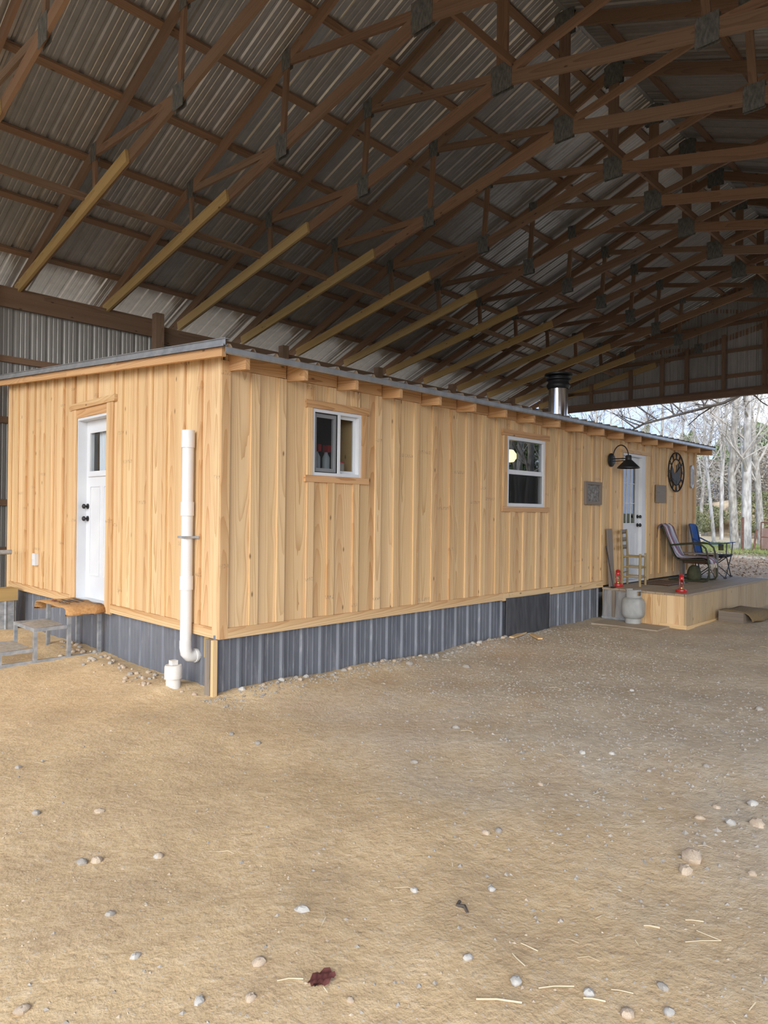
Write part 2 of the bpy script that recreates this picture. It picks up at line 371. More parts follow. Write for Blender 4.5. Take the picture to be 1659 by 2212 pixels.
m = MB(); rows = [[(x, y, -.045+max(0, (x-55))*.012) for y in np.linspace(-160, 220, 20)] for x in np.linspace(-120, 260, 40)]
m.quadstrip(rows); m.obj('yard_ground', 'yard', kind='structure', origin=(0, 0, 0))

# ------------------------------------------------------------------ barn
RX0, RX1 = -6.22, 14.50                     # open near end, gable far end
YC = -.73; YE = 5.75; SL = .405
ztop = lambda y: 5.09+SL*(5.4-abs(y-YC)-YC)  # top of the top chords / underside of purlins
def profile(width=.914, rib=.2286, h=.020, minor=True):
    P = []
    n = round(width/rib)
    for i in range(n):
        x0 = i*rib
        P += [(x0, 0), (x0+.017, h), (x0+.040, h), (x0+.057, 0)]
        if minor: P += [(x0+.092, 0), (x0+.098, .004), (x0+.110, .004), (x0+.116, 0), (x0+.155, 0), (x0+.161, .004), (x0+.173, .004), (x0+.179, 0)]
    P.append((width, 0)); return P
PROF = profile()
PROFL = PROF+[(.931, .020), (.954, .020), (.962, .012)]
ceiling = MB().prism([(YC-.22, ztop(YC)+.072-.22*SL), (YC, ztop(YC)+.077), (YC+.22, ztop(YC)+.072-.22*SL), (YC, ztop(YC)+.062)], 'X', RX0-.2, RX1+.2).obj('ceiling', 'roof_steel', barn=True, kind='structure')
for side in (1, -1):
    m = MB(); yl = 6.46-YC; y0 = .03
    rows = [[(x, 0, 0) for x, _ in PROF]]
    a = [(x, YC+side*y0, ztop(YC+side*y0)+.046+h_) for x, h_ in PROFL]; b = [(x, YC+side*yl, ztop(YC+side*yl)+.046+h_) for x, h_ in PROFL]
    m.quadstrip([a, b]); org = (.457, YC+side*yl/2, ztop(YC+side*yl/2)); me = m.mesh('roof_panel', org); me.materials.append(MAT['roof_steel'])
    for i in range(23):
        link('roof_panel', me, (org[0]+RX0-.18+i*.914, org[1], org[2]+(.0022 if i % 2 else 0)), ceiling)
    for i in range(7):
        y = YC+side*(5.40-YC-i*.918)
        if i == 6: y = YC+side*.35
        m = MB().beam((RX0-.1, y, ztop(y)+.021), (RX1+.1, y, ztop(y)+.021), .092, .040, (0, side*SL/math.hypot(1, SL), 1/math.hypot(1, SL)))
        m.obj('purlin', 'old_wood', ceiling)
# lateral braces that tie the trusses
for (y, z) in ((3.50, 5.335), (-.86, 6.31), (-4.96, 5.335)):
    MB().beam((RX0, y, z), (RX1-.1, y, z), .038, .089).obj('lateral_brace', 'old_wood', ceiling)

bc = lambda y: 4.706+.2275*(YE-(YC+abs(y-YC)))          # bottom chord centre line
ORDN = ['first', 'second', 'third', 'fourth', 'fifth', 'sixth', 'seventh', 'eighth', 'ninth', 'tenth', 'eleventh', 'twelfth', 'thirteenth']
def truss_meshes():
    """parts of one truss at x = 0, as (name, builder, material)"""
    parts = []
    hz = math.hypot(1, SL); tcz = lambda y: ztop(y)-.072*hz
    for s_ in (1, -1):
        ys_ = lambda d: YC+s_*(d-YC)                       # mirror a +Y position about the centre
        H, A1, C1, A2, B1 = ys_(6.40), ys_(3.345), ys_(3.31), ys_(1.30), ys_(1.375)
        n_ = (0, s_*SL/hz, 1/hz)
        parts.append(('top_chord', MB().beam((0, H, tcz(H)), (0, YC, tcz(YC)), .038, .140, n_), 'old_wood'))
        parts.append(('bottom_chord', MB().beam((0, ys_(5.9), bc(5.9)+.04), (0, YC, bc(YC)), .038, .140, n_), 'old_wood'))
        parts.append(('web', MB().beam((0, A1, tcz(A1)), (0, C1, bc(C1)), .036, .075, (0, 1, 0)), 'old_wood'))
        parts.append(('web', MB().beam((0, A1, tcz(A1)-.02), (0, B1, bc(B1)+.03), .036, .089, n_), 'old_wood'))
        parts.append(('web', MB().beam((0, B1, bc(B1)), (0, A2, tcz(A2)), .036, .075, (0, 1, 0)), 'old_wood'))
        parts.append(('web', MB().beam((0, A2, tcz(A2)-.02), (0, YC+s_*.05, bc(YC)+.05), .036, .089, n_), 'old_wood'))
        for (y, z, a_, b_) in ((A1, tcz(A1)-.01, .075, .11), (B1, bc(B1)+.015, .10, .13), (A2, tcz(A2)-.01, .075, .11)):
            for sx_ in (-1, 1):
                parts.append(('gusset_plate', MB().box((sx_*.0215-.0015, y-a_, z-b_), (sx_*.0215+.0015, y+a_, z+b_)), 'galv_plate'))
        parts.append(('sister_board', MB().beam((-.04, ys_(5.86), bc(5.86)+.025), (-.04, ys_(2.42), bc(2.42)+.005), .038, .150, n_), 'treated'))
    parts.append(('king_post', MB().beam((0, YC, bc(YC)), (0, YC, tcz(YC)), .036, .135, (0, 1, 0)), 'old_wood'))
    for z, b_ in ((bc(YC)+.02, .15), (tcz(YC)-.04, .15)):
        for sx_ in (-1, 1):
            parts.append(('gusset_plate', MB().box((sx_*.0215-.0015, YC-.13, z-b_), (sx_*.0215+.0015, YC+.13, z+b_)), 'galv_plate'))
    out = []
    for nm, b_, mt in parts:
        A = np.array(b_.v); org = tuple((A.min(0)+A.max(0))/2); me_ = b_.mesh(nm, org); me_.materials.append(MAT[mt]); out.append((nm, me_, org))
    return out
TP = truss_meshes()
for k_ in range(-2, 13):
    x = .275+1.299*(k_-1)
    if k_ >= 0: lab = 'brown wooden roof truss, %s one counted from the left edge of the photo' % ORDN[k_]
    else: lab = 'brown wooden roof truss near the open end, left of the ones in view'
    tr_ = thing('roof_truss', lab, 'truss', (x, YC, 4.7), 'roof trusses of the barn', barn=True)
    for nm, me_, org in TP: link(nm, me_, (org[0]+x, org[1], org[2]), tr_)

def steel_wall(name, y, out, x0, x1, xclad, xc0):
    """side wall of the barn: header, girts and posts inside, ribbed sheets outside"""
    wl = MB().box((x0, y-.02, 4.41), (2.33, y+.02, 4.70)).obj(name, 'old_wood', barn=True, kind='structure')
    bx('header_beam', (2.34, y-.02, 4.32), (x1, y+.02, 4.605), 'old_wood', wl)
    m = MB(); P = [(x, out*h_) for x, h_ in PROFL]
    m.quadstrip([[(x, h_, -.06) for x, h_ in P], [(x, h_, 4.585) for x, h_ in P]]); me_ = m.mesh('steel_panel', (.457, 0, 2.3)); me_.materials.append(MAT['wall_steel'])
    n = int((xclad-xc0)/.914)
    for i in range(n): link('steel_panel', me_, (xc0+.457+i*.914, y+out*(.066+.002*(i % 2)), 2.3), wl)
    for z in (.12, .95, 1.63, 2.81, 3.68): bx('girt', (xc0, y+out*.02, z-.045), (xclad, y+out*.060, z+.045), 'old_wood' if z > .3 else 'treated', wl)
    for i in range(9):
        x = -5.45+2.60*i
        if x < x1: bx('post', (x-.07, y-out*.165, -.05), (x+.07, y-out*.022, 4.78 if x < 3 else 4.72), 'old_wood', wl)
    return wl
wb = steel_wall('wall_back', YE, 1, RX0, RX1, RX1, RX0)
wf = steel_wall('wall_front', 2*YC-YE, -1, RX0, RX1, 9.2, 3.6)  # out-of-view wall; sheets only mid-length, end bays left open to shape the light
# far gable: clad above the opening
wg = MB().box((RX1-.10, 2*YC-YE, 4.42), (RX1-.06, YE, 4.62)).obj('wall_far', 'old_wood', barn=True, kind='structure')
bx('header_beam', (RX1-.14, 2*YC-YE+3.2, 4.42), (RX1-.10, YE-2.2, 4.56), 'old_wood', wg)
yy = 2*YC-YE-.1; i = 0
while yy < YE:
    a = []; b = []
    for x, h_ in PROF:
        y = min(yy+x, YE+.1); a.append((RX1+.045+h_, y, 4.43)); b.append((RX1+.045+h_, y, max(4.5, ztop(y)+.04)))
    MB().quadstrip([a, b]).obj('steel_panel', 'wall_steel', wg); yy += .914; i += 1
for z in (4.94, 5.55, 6.2):
    hw = (ztop(YC)-z)/SL-.2
    bx('girt', (RX1+.005, max(2*YC-YE, YC-hw), z-.045), (RX1+.043, min(YE, YC+hw), z+.045), 'old_wood', wg)
for y in (4.2, 3.08, 2.24, 1.63, .75, -.15, -1.0, -2.2, -3.1, -4.0): bx('stud', (RX1-.058, y-.045, 4.5), (RX1+.004, y+.045, bc(y)+.1), 'old_wood', wg)

# ------------------------------------------------------------------ cabin
ZB = .475
cabin = thing('cabin', 'low shed-roofed cabin clad in fresh yellow pine boards under the barn roof', 'cabin', (0, 0, 0))
XE, YR = 10.315, 5.28; RS = .0765
zt = lambda y: 2.862+RS*y                     # underside of the roof sheets
W1 = (.958, 1.585, 1.888, 2.515); W2 = (4.11, 4.995, 1.645, 2.535); D1 = (7.30, 8.17, ZB, 2.55)
ED = (2.11, 2.98, ZB, 2.565)
def span_minus(a0, a1, z0, z1f, holes):
    """vertical strips [a0,a1] cut around holes (a-lo, a-hi, z-lo, z-hi)"""
    cuts = sorted({a0, a1}|{h[i] for h in holes for i in (0, 1) if a0+.012 < h[i] < a1-.012}); out = []
    for p, q in zip(cuts, cuts[1:]):
        mid = (p+q)/2; hs = [h for h in holes if h[0] < mid < h[1]]
        if not hs: out.append((p, q, z0, None))
        else:
            h = hs[0]
            if h[2] > z0+.01: out.append((p, q, z0, h[2]))
            out.append((p, q, h[3], None))
    return out
# walls: a dark framed core carries the boards
fw = MB()
for p, q, z0, z1 in span_minus(0.04, XE, ZB, None, [W1, W2, D1]): fw.box((p, .03, z0), (q, .13, z1 or 2.86))
fwall = fw.obj('front_wall', 'interior_dark', cabin)
ew = MB()
for p, q, z0, z1 in span_minus(.135, YR, ZB, None, [ED]): ew.box((.03, p, z0), (.13, q, z1 or zt(p)-.01))
ewall = ew.obj('end_wall', 'interior_dark', cabin)
bx('back_wall', (.14, YR-.1, ZB), (XE-.101, YR-.001, zt(YR-.1)-.01), 'interior_dark', cabin)
rw = MB().prism([(.14, ZB), (YR, ZB), (YR, zt(YR)-.01), (.14, zt(.14)-.01)], 'X', XE-.10, XE).obj('right_wall', 'interior_dark', cabin)
for i in range(17):
    ya = .14+i*.302; MB().prism([(ya, ZB), (ya+.299, ZB), (ya+.299, zt(ya+.299)-.012), (ya, zt(ya)-.012)], 'X', XE+.0005, XE+.02).obj('board', 'pine', rw)
bx('floor_frame', (.05, .05, ZB-.10), (XE-.02, YR-.05, ZB-.002), 'interior_dark', cabin)
bx('partition', (2.6, .2, ZB), (2.7, YR-.12, 2.84), 'interior_dark', cabin)
BL = [.025, .318, .605, .939, 1.193, 1.521, 1.829, 2.102, 2.407, 2.711, 3.02, 3.32, 3.621, 3.919, 4.229, 4.524, 4.84, 5.123, 5.401, 5.745, 6.033, 6.34, 6.63, 6.945, 7.26, 7.56, 7.87, 8.14, 8.425, 8.725, 9.05, 9.375, 9.645, 9.99, 10.29]
HW1 = (.895, 1.655, 1.83, 2.58); HW2 = (4.03, 5.085, 1.585, 2.61); HD1 = (7.22, 8.26, ZB, 2.615)
for a0, a1 in zip(BL, BL[1:]):
    for p, q, z0, z1 in span_minus(a0, a1, ZB+.01, None, [W1, W2, D1]):
        yo = random.uniform(0, .004); bx('board', (p+.002, yo, z0), (q-.002, .028, z1 or 2.855), 'pine', fwall)
for i, c in enumerate(BL[1:-1]):
    hw = random.uniform(.039, .044)
    hs = [h for h in (HW1, HW2, HD1) if h[0]-.02 < c < h[1]+.02]
    segs = [(ZB+.088, 2.735)]
    if hs: segs = [s_ for s_ in ((ZB+.088, hs[0][2]), (hs[0][3], 2.735)) if s_[1]-s_[0] > .05]
    for z0, z1 in segs: bx('batten', (c-hw, -.0195, z0), (c+hw, -.0005, z1), 'pine', fwall)
def trim(name, lo, hi, mat='pine', par=None): return bx(name, lo, hi, mat, par or fwall)
trim('corner_board', (-.022, -.022, ZB), (.062, -.0005, 2.80)); trim('corner_board', (XE-.06, -.022, ZB), (XE+.02, -.0005, 2.74))
trim('base_trim', (.0625, -.0225, ZB), (4.05, -.0005, ZB+.087)); trim('base_trim', (4.052, -.024, ZB-.012), (6.66, -.0005, ZB+.082))
for p, q in zip([.07]+[.03+.61*k for k in range(1, 17)], [.03+.61*k for k in range(1, 18)]):
    if q < XE+.1: trim('frieze_block', (p+.045, -.021, 2.74), (q-.002, -.0005, 2.855), 'pine_orange')
# window trims
trim('head_trim', (.875, -.024, 2.516), (1.686, -.0005, 2.586), 'pine_orange'); trim('sill_trim', (.870, -.026, 1.826), (1.688, -.0005, 1.887), 'pine_orange')
trim('side_trim', (.895, -.022, 1.888), (.957, -.0005, 2.515)); trim('side_trim', (1.586, -.022, 1.888), (1.655, -.0005, 2.515), 'pine_orange')
trim('head_trim', (4.005, -.024, 2.536), (5.10, -.0005, 2.612), 'pine_orange'); trim('sill_trim', (4.01, -.026, 1.580), (5.108, -.0005, 1.644), 'pine_orange')
trim('side_trim', (4.025, -.022, 1.646), (4.109, -.0005, 2.535)); trim('side_trim', (4.996, -.022, 1.646), (5.085, -.0005, 2.535))
trim('head_trim', (7.215, -.024, 2.551), (8.32, -.0005, 2.618)); trim('side_trim', (7.22, -.022, ZB), (7.299, -.0005, 2.55)); trim('side_trim', (8.171, -.022, ZB), (8.26, -.0005, 2.55))
# end wall boards and battens
EB = [.045, .345, .632, .955, 1.25, 1.557, 1.875, 2.07, 2.48, 2.79, 3.10, 3.41, 3.735, 4.02, 4.35, 4.64, 4.97, 5.25]
HE = (2.045, 3.115, ZB, 2.74)
for a0, a1 in zip(EB, EB[1:]):
    for p, q, z0, z1 in span_minus(a0, a1, ZB+.01, None, [ED]):
        xo = random.uniform(0, .004); p2, q2 = p+.002, q-.002
        if z1: bx('board', (xo, p2, z0), (.028, q2, z1), 'pine', ewall)
        else: MB().prism([(p2, z0), (q2, z0), (q2, zt(q2)-.012), (p2, zt(p2)-.012)], 'X', xo, .028).obj('board', 'pine', ewall)
for c in EB[1:-1]:
    hw = random.uniform(.038, .044); ins = HE[0]-.03 < c < HE[1]+.03
    for z0, z1 in ([(HE[3], None)] if ins else [(ZB+.088, None)]):
        MB().prism([(c-hw, z0), (c+hw, z0), (c+hw, zt(c+hw)-.012), (c-hw, zt(c-hw)-.012)], 'X', -.0195, -.0005).obj('batten', 'pine', ewall)
trim('corner_board', (-.0225, .0005, ZB), (-.0005, .09, 2.83), par=ewall); trim('corner_board', (-.022, 5.20, ZB), (-.0005, 5.29, 3.24), par=ewall)
trim('base_trim', (-.022, .0905, ZB), (-.0005, 2.05, ZB+.087), par=ewall); trim('base_trim', (-.022, 3.10, ZB), (-.0005, 5.20, ZB+.087), par=ewall)
trim('head_trim', (-.032, 1.985, 2.672), (-.0005, 3.168, 2.741), par=ewall); trim('head_block', (-.008, 2.19, 2.575), (.05, 3.0, 2.671), 'pine_orange', ewall)
trim('side_trim', (-.0225, 3.0, ZB), (-.0005, 3.112, 2.671), par=ewall); trim('side_trim', (-.0225, 2.052, ZB-.02), (-.0005, 2.19, 2.671), par=ewall)
# rake fascia, tails, roof sheets
def sloped(name, x0, x1, y0, y1, zb0, h_, mat, s_=RS):
    return MB().prism([(y0, zb0), (y1, zb0+s_*(y1-y0)), (y1, zb0+s_*(y1-y0)+h_), (y0, zb0+h_)], 'X', x0, x1).obj(name, mat, cabin)
sloped('rake_board', -.150, -.112, -.215, 2.95, 2.782, .078, 'pine_orange'); sloped('rake_board', -.150, -.112, 2.952, 5.50, 2.782+RS*3.167, .078, 'pine_orange')
sloped('rake_board', XE+.145, XE+.183, -.215, 5.5, 2.782, .078, 'pine_orange')
for k_ in range(18):
    x = .045+.610*k_
    if x < XE+.02: sloped('rafter_tail', x, x+.040, -.262, .10, 2.700, .142, 'pine_orange')
sloped('rafter_tail', XE+.10, XE+.140, -.262, .4, 2.700, .142, 'pine_orange')
CX0, CX1 = -.165, XE+.19
P2 = profile(.914, .2286, .024, False)
for i in range(12):
    x0 = CX0+i*.914; y0, y1 = -.30, 5.55
    pr = [(min(x0+x, CX1), h_) for x, h_ in P2]
    m = MB().quadstrip([[(x, y0, zt(y0)+.004+h_) for x, h_ in pr], [(x, y1, zt(y1)+.004+h_) for x, h_ in pr]])
    if x0 < CX1-.05: m.obj('roof_panel', 'cabin_roof_steel', cabin)
zd = zt(-.29)
MB().prism([(-.292, zd+.002), (-.288, zd+.002), (-.288, zd-.036), (-.275, zd-.048), (-.279, zd-.050), (-.2935, zd-.038)], 'X', CX0, CX1).obj('drip_edge', 'drip_steel', cabin)
sloped('drip_edge', CX0-.004, CX0, -.29, 5.5, 2.782+.078+.0-.005, .060, 'drip_steel'); sloped('drip_edge', CX0-.022, CX0-.018, -.29, 5.5, 2.845, .022, 'drip_steel')
sloped('drip_edge', CX0-.02, CX0+.05, -.29, 5.5, 2.855+.05, .004, 'drip_steel')

# windows of the cabin
def pane(name, lo, hi, par, mat='glass'): return bx(name, lo, hi, mat, par)
def frame_box(x0, x1, z0, z1, wd, y0, y1):
    return MB().box((x0, y0, z0), (x0+wd, y1, z1)).box((x1-wd, y0, z0), (x1, y1, z1)).box((x0+wd, y0, z0), (x1-wd, y1, z0+wd)).box((x0+wd, y0, z1-wd), (x1-wd, y1, z1))
x0, x1, z0, z1 = W1
wn = frame_box(x0+.001, x1-.001, z0+.001, z1-.001, .030, -.012, .06).obj('slider_window', 'vinyl', cabin); wn['label'] = 'white vinyl sliding window'
xm = (x0+x1)/2
frame_box(x0+.031, xm+.012, z0+.031, z1-.031, .008, .002, .014).obj('screen_frame', 'black_metal', wn)
frame_box(x0+.032, xm+.02, z0+.032, z1-.032, .042, .016, .034).obj('sash', 'vinyl', wn)
frame_box(xm-.02, x1-.031, z0+.031, z1-.031, .030, .036, .056).obj('sash', 'vinyl', wn)
bx('insect_screen', (x0+.039, .006, z0+.039), (xm+.004, .007, z1-.039), 'mesh_screen', wn)
bx('mullion', (xm+.010, -.010, z0+.030), (xm+.038, .034, z1-.03), 'vinyl', wn)
pane('pane', (x0+.075, .024, z0+.075), (xm-.02, .027, z1-.075), wn); pane('pane', (xm+.012, .045, z0+.062), (x1-.062, .048, z1-.062), wn)
x0, x1, z0, z1 = W2
wn2 = frame_box(x0+.001, x1-.001, z0+.001, z1-.001, .042, -.014, .06).obj('hung_window', 'vinyl', cabin); wn2['label'] = 'white vinyl single-hung window'
zm = 2.085
bx('meeting_rail', (x0+.042, -.006, zm-.028), (x1-.042, .045, zm+.028), 'vinyl', wn2)
pane('pane', (x0+.042, .012, zm+.028), (x1-.042, .015, z1-.042), wn2, 'glass_coated')
pane('pane', (x0+.042, .030, z0+.042), (x1-.042, .033, zm-.028), wn2)
bx('insect_screen', (x0+.043, .004, z0+.043), (x1-.043, .005, zm-.029), 'mesh_screen', wn2)
# front door with nine lights
def door(name, frame, par_label): pass
dr = MB().box((7.325, .055, .512), (8.020, .095, 1.40)).box((7.325, .055, 2.42), (8.02, .095, 2.505)).box((7.325, .055, 1.40), (7.43, .095, 2.42)).box((7.925, .055, 1.40), (8.02, .095, 2.42)).obj('front_door', 'white_paint', cabin)
dr['label'] = 'white front door with nine small panes'
frame_box(7.43, 7.925, 1.40, 2.42, .028, .046, .06).obj('light_frame', 'white_paint', dr)
for i in range(3):
    for j in range(3):
        xa = 7.458+i*.1463; za = 1.428+j*.3213; pane('pane', (xa+.005, .070, za+.005), (xa+.1413, .074, za+.3163), dr, 'glass_coated')
for i in (1, 2): bx('muntin', (7.458+i*.1463-.006, .062, 1.428), (7.458+i*.1463+.006, .080, 2.392), 'white_paint', dr)
for j in (1, 2): bx('muntin', (7.458, .0615, 1.428+j*.3213-.006), (7.897, .0805, 1.428+j*.3213+.006), 'white_paint', dr)
for xa in (7.42, 7.70):
    frame_box(xa, xa+.225, .66, 1.28, .02, .049, .056).obj('panel_molding', 'white_paint', dr)
for z, r in ((1.395, .030), (1.535, .026)):
    MB().lathe([(.0, .0), (.031, .0), (.031, -.010), (.012, -.014), (.011, -.035), (r, -.045), (r, -.058), (.018, -.07), (0, -.07)], (7.975, .055, z), 14, 'Y').obj('knob', 'black_metal', dr, 50)
dj = MB().box((8.021, -.004, ZB), (8.169, .12, 2.548)).box((7.301, -.004, ZB), (7.324, .12, 2.548)).box((7.324, -.004, 2.506), (8.021, .12, 2.548)).box((7.324, .0, ZB-.003), (8.021, .14, .510)).obj('door_frame', 'white_paint', cabin)
# end door
de = MB().box((.10, 2.13, .545), (.14, 2.975, 1.95)).box((.10, 2.13, 2.42), (.14, 2.975, 2.545)).box((.10, 2.13, 1.95), (.14, 2.24, 2.42)).box((.10, 2.87, 1.95), (.14, 2.975, 2.42)).obj('side_door', 'white_paint', cabin)
de['label'] = 'white side door with one upper light and panels'
def frame_boxX(y0, y1, z0, z1, wd, xa, xb): return MB().box((xa, y0, z0), (xb, y0+wd, z1)).box((xa, y1-wd, z0), (xb, y1, z1)).box((xa, y0+wd, z0), (xb, y1-wd, z0+wd)).box((xa, y0+wd, z1-wd), (xb, y1-wd, z1))
frame_boxX(2.205, 2.905, 1.935, 2.445, .04, .088, .104).obj('light_frame', 'white_paint', de)
pane('pane', (.115, 2.245, 1.97), (.119, 2.865, 2.41), de)
bx('shelf_molding', (.082, 2.20, 1.915), (.104, 2.91, 1.945), 'white_paint', de)
for ya in (2.24, 2.60): frame_boxX(ya, ya+.26, .80, 1.81, .012, .092, .101).obj('panel_molding', 'white_paint', de)
for z in (1.44, 1.58):
    MB().lathe([(0, 0), (.031, 0), (.031, -.010), (.012, -.014), (.011, -.030), (.028, -.040), (.028, -.055), (.016, -.065), (0, -.065)], (.10, 2.925, z), 14, 'X').obj('knob', 'black_metal', de, 50)
MB().box((-.002, 2.976, ZB), (.14, 2.985, 2.572)).box((-.002, 2.105, ZB), (.14, 2.129, 2.572)).box((-.002, 2.129, 2.546), (.14, 2.976, 2.572)).box((0, 2.129, ZB-.003), (.14, 2.976, .543)).obj('door_frame', 'white_paint', cabin)
# skirting of ribbed steel
sk = bx('skirting', (.07, .07, .20), (6.6, .11, .36), 'lumber', cabin)
SP = profile(.914, .2286, .020)
def skirt_front(x0, x1):
    pr = [(x0+x, -h_) for x, h_ in SP if x0+x <= x1+.001]
    MB().quadstrip([[(x, .045+h_, -.06) for x, h_ in pr], [(x, .045+h_, ZB+.03) for x, h_ in pr]]).obj('skirt_panel', 'skirt_steel', sk)
x = .0
while x < 6.5: skirt_front(x-.035, min(x+.914-.035, 6.62)); x += .914
y = .12
while y < 5.2:
    pr = [(y+x, -h_*.5) for x, h_ in SP if y+x < 5.22]
    MB().quadstrip([[(.045+h_, yy_, -.06) for yy_, h_ in pr], [(.045+h_, yy_, ZB+.03) for yy_, h_ in pr]]).obj('skirt_panel', 'skirt_steel', sk); y += .914
bx('stake', (-.075, -.02, -.06), (-.035, .018, ZB-.002), 'lumber', sk); bx('stake', (-.080, .024, -.06), (-.035, .10, ZB-.002), 'grey_wood', sk)
bx('block', (.02, .20, .28), (.044, .28, ZB-.004), 'treated', sk)

# stove pipe
sp_ = thing('stove_pipe', 'shiny steel stove pipe with black cap rising from the cabin roof', 'stove pipe', (6.9, .92, zt(.92)))
MB().lathe([(.0, 2.80), (.155, 2.93), (.155, 3.66), (0, 3.66)], (6.9, .92, 0), 28).obj('pipe', 'stainless', sp_, 40)
MB().lathe([(.165, 3.60), (.19, 3.64), (.19, 3.67), (.165, 3.70), (.165, 3.73), (.20, 3.75), (.20, 3.77), (.15, 3.79), (.15, 3.80), (.225, 3.82), (.225, 3.845), (.12, 3.875), (0, 3.88)], (6.9, .92, 0), 28).obj('rain_cap', 'black_metal', sp_, 40)

# ------------------------------------------------------------------ things on the end wall
pv = thing('vent_pipe', 'white plastic pipe strapped upright to the cabin end wall', 'pipe', (-.075, .41, .3))
MB().tube([(-.082, .41, 2.20), (-.082, .41, .40)], .050, 18).obj('pipe', 'pvc', pv, 40)
for z0, z1 in ((2.09, 2.24), (1.50, 1.62), (.86, .98)): MB().tube([(-.082, .41, z0), (-.082, .41, z1)], .0575, 18).obj('coupling', 'pvc', pv, 40)
MB().tube([(-.082, .41, .42), (-.082, .41, .36), (-.074, .41, .312), (-.050, .41, .285), (-.015, .41, .278), (.042, .41, .278)], .0535, 16).obj('elbow', 'pvc', pv, 50)
MB().tube([(.004, .41, .278), (.022, .41, .278)], .061, 16).obj('elbow_rim', 'pvc', pv, 40)
MB().box((-.138, .345, 1.305), (-.026, .475, 1.325)).box((-.036, .30, 1.305), (-.024, .345, 1.325)).obj('strap', 'galv', pv)
co = thing('cleanout', 'short white drain cleanout with square plug by the corner', 'cleanout', (-.19, .42, 0))
MB().tube([(-.19, .42, -.06), (-.19, .42, .14)], .062, 20).obj('stub', 'pvc_dirty', co, 40)
MB().lathe([(.0, .11), (.075, .11), (.075, .205), (.068, .222), (0, .222)], (-.19, .42, 0), 20).obj('collar', 'pvc_dirty', co, 40)
MB().box((-.218, .392, .224), (-.162, .448, .262)).obj('plug', 'pvc_dirty', co)
ob = thing('outlet_cover', 'small white outdoor outlet cover on the cabin end wall', 'outlet', (-.02, 4.21, .91))
MB().box((-.042, 4.165, .835), (-.0005, 4.265, .985)).obj('cover', 'white_paint', ob); MB().box((-.048, 4.175, .91), (-.0425, 4.255, .975)).obj('flap', 'pvc', ob)
# steel steps
stp = thing('metal_steps', 'galvanised three-tier metal steps below the side door', 'steps', (-.5, 2.6, 0))
LV = [(-.99, -.665, .135), (-.665, -.335, .335), (-.335, -.02, .528)]
tb = .017
def sq(a, b, name='bar'): MB().beam(a, b, tb*2, tb*2, (0, 0, 1) if abs(a[2]-b[2]) < .05 else (1, 0, 0)).obj(name, 'galv', stp)
for i, (xa, xb, z) in enumerate(LV):
    ya, yb = 2.31, 2.88
    for yv in (ya, yb): sq((xa-tb, yv, z), (xb-tb-.001 if i < 2 else xb+tb, yv, z), 'rail')
    sq((xa, ya+tb, z), (xa, yb-tb, z), 'rail'); sq((xb-.001, ya+tb, z), (xb-.001, yb-tb, z), 'rail') if i == 2 else None
    for yv in (ya, yb):
        sq((xa, yv, -.02), (xa, yv, z-tb), 'leg')
        if i == 2: sq((xb, yv, -.02), (xb, yv, z-tb), 'leg')
    sq((xa+tb, ya, .015), (xb-tb, ya, .015), 'runner'); sq((xa+tb, yb, .015), (xb-tb, yb, .015), 'runner')
    if i < 2:
        g = MB()
        for j in range(13):
            t0 = (j+.5)/13; g.beam((xa+.02, ya+.015+t0*.44, z+.012), (xb-.02, ya+.115+t0*.44, z+.012), .010, .010)
        for j in range(2): g.beam((xa+.10+j*.11, ya+.01, z+.002), (xa+.10+j*.11, yb-.01, z+.002), .006, .008)
        g.obj('tread_grating', 'tread_steel', stp)
mt = thing('coir_mat', 'tan coir mat with dark stars draped over the top of the metal steps', 'mat', (-.2, 2.6, .55))
rows = []
for i in range(25):
    s_ = -.62+i/24*1.24; ya, za = s_, 0.
    if abs(s_) > .33:
        e = min(abs(s_)-.33, .17 if s_ < 0 else .22); a_ = min(e/.12, 1.45); ya = math.copysign(.33+.12*math.sin(a_)+max(0, e-.174)*.15, s_); za = -.12*(1-math.cos(a_))-max(0, e-.174)
        if s_ > 0: za *= .55
    rows.append([(-.435+j*.10+.012*math.sin(i*.7), 2.60-ya, .553+za+.004*math.sin(j*2+i)) for j in range(5)])
mm = MB().quadstrip(rows); mo = mm.obj('mat_body', 'coir', mt, 60)
sm = mo.modifiers.new('thick', 'SOLIDIFY'); sm.thickness = .009; sm.offset = 1
def star(cx, cy, r, z, rot=.3):
    V = [(cx+(r if k_ % 2 == 0 else r*.42)*math.cos(rot+k_*PI/5), cy+(r if k_ % 2 == 0 else r*.42)*math.sin(rot+k_*PI/5)) for k_ in range(10)]
    return MB().prism(V, 'Z', z, z+.003)
for cy in (2.36, 2.46, 2.56): star(-.335, cy, .032, .5635).obj('star_mark', 'coir_dark', mt)
for a_, b_, c_ in ((2.42, 2.68, -.20), (2.46, 2.72, -.13), (2.5, 2.74, -.25)): MB().box((c_-.012, a_, .5635), (c_+.012, b_, .5665)).obj('stripe_mark', 'coir_dark', mt)
MB().prism([(-.355, 2.66), (-.31, 2.70), (-.30, 2.74), (-.33, 2.77), (-.365, 2.72)], 'Z', .5635, .5665).obj('heart_mark', 'coir_red', mt)
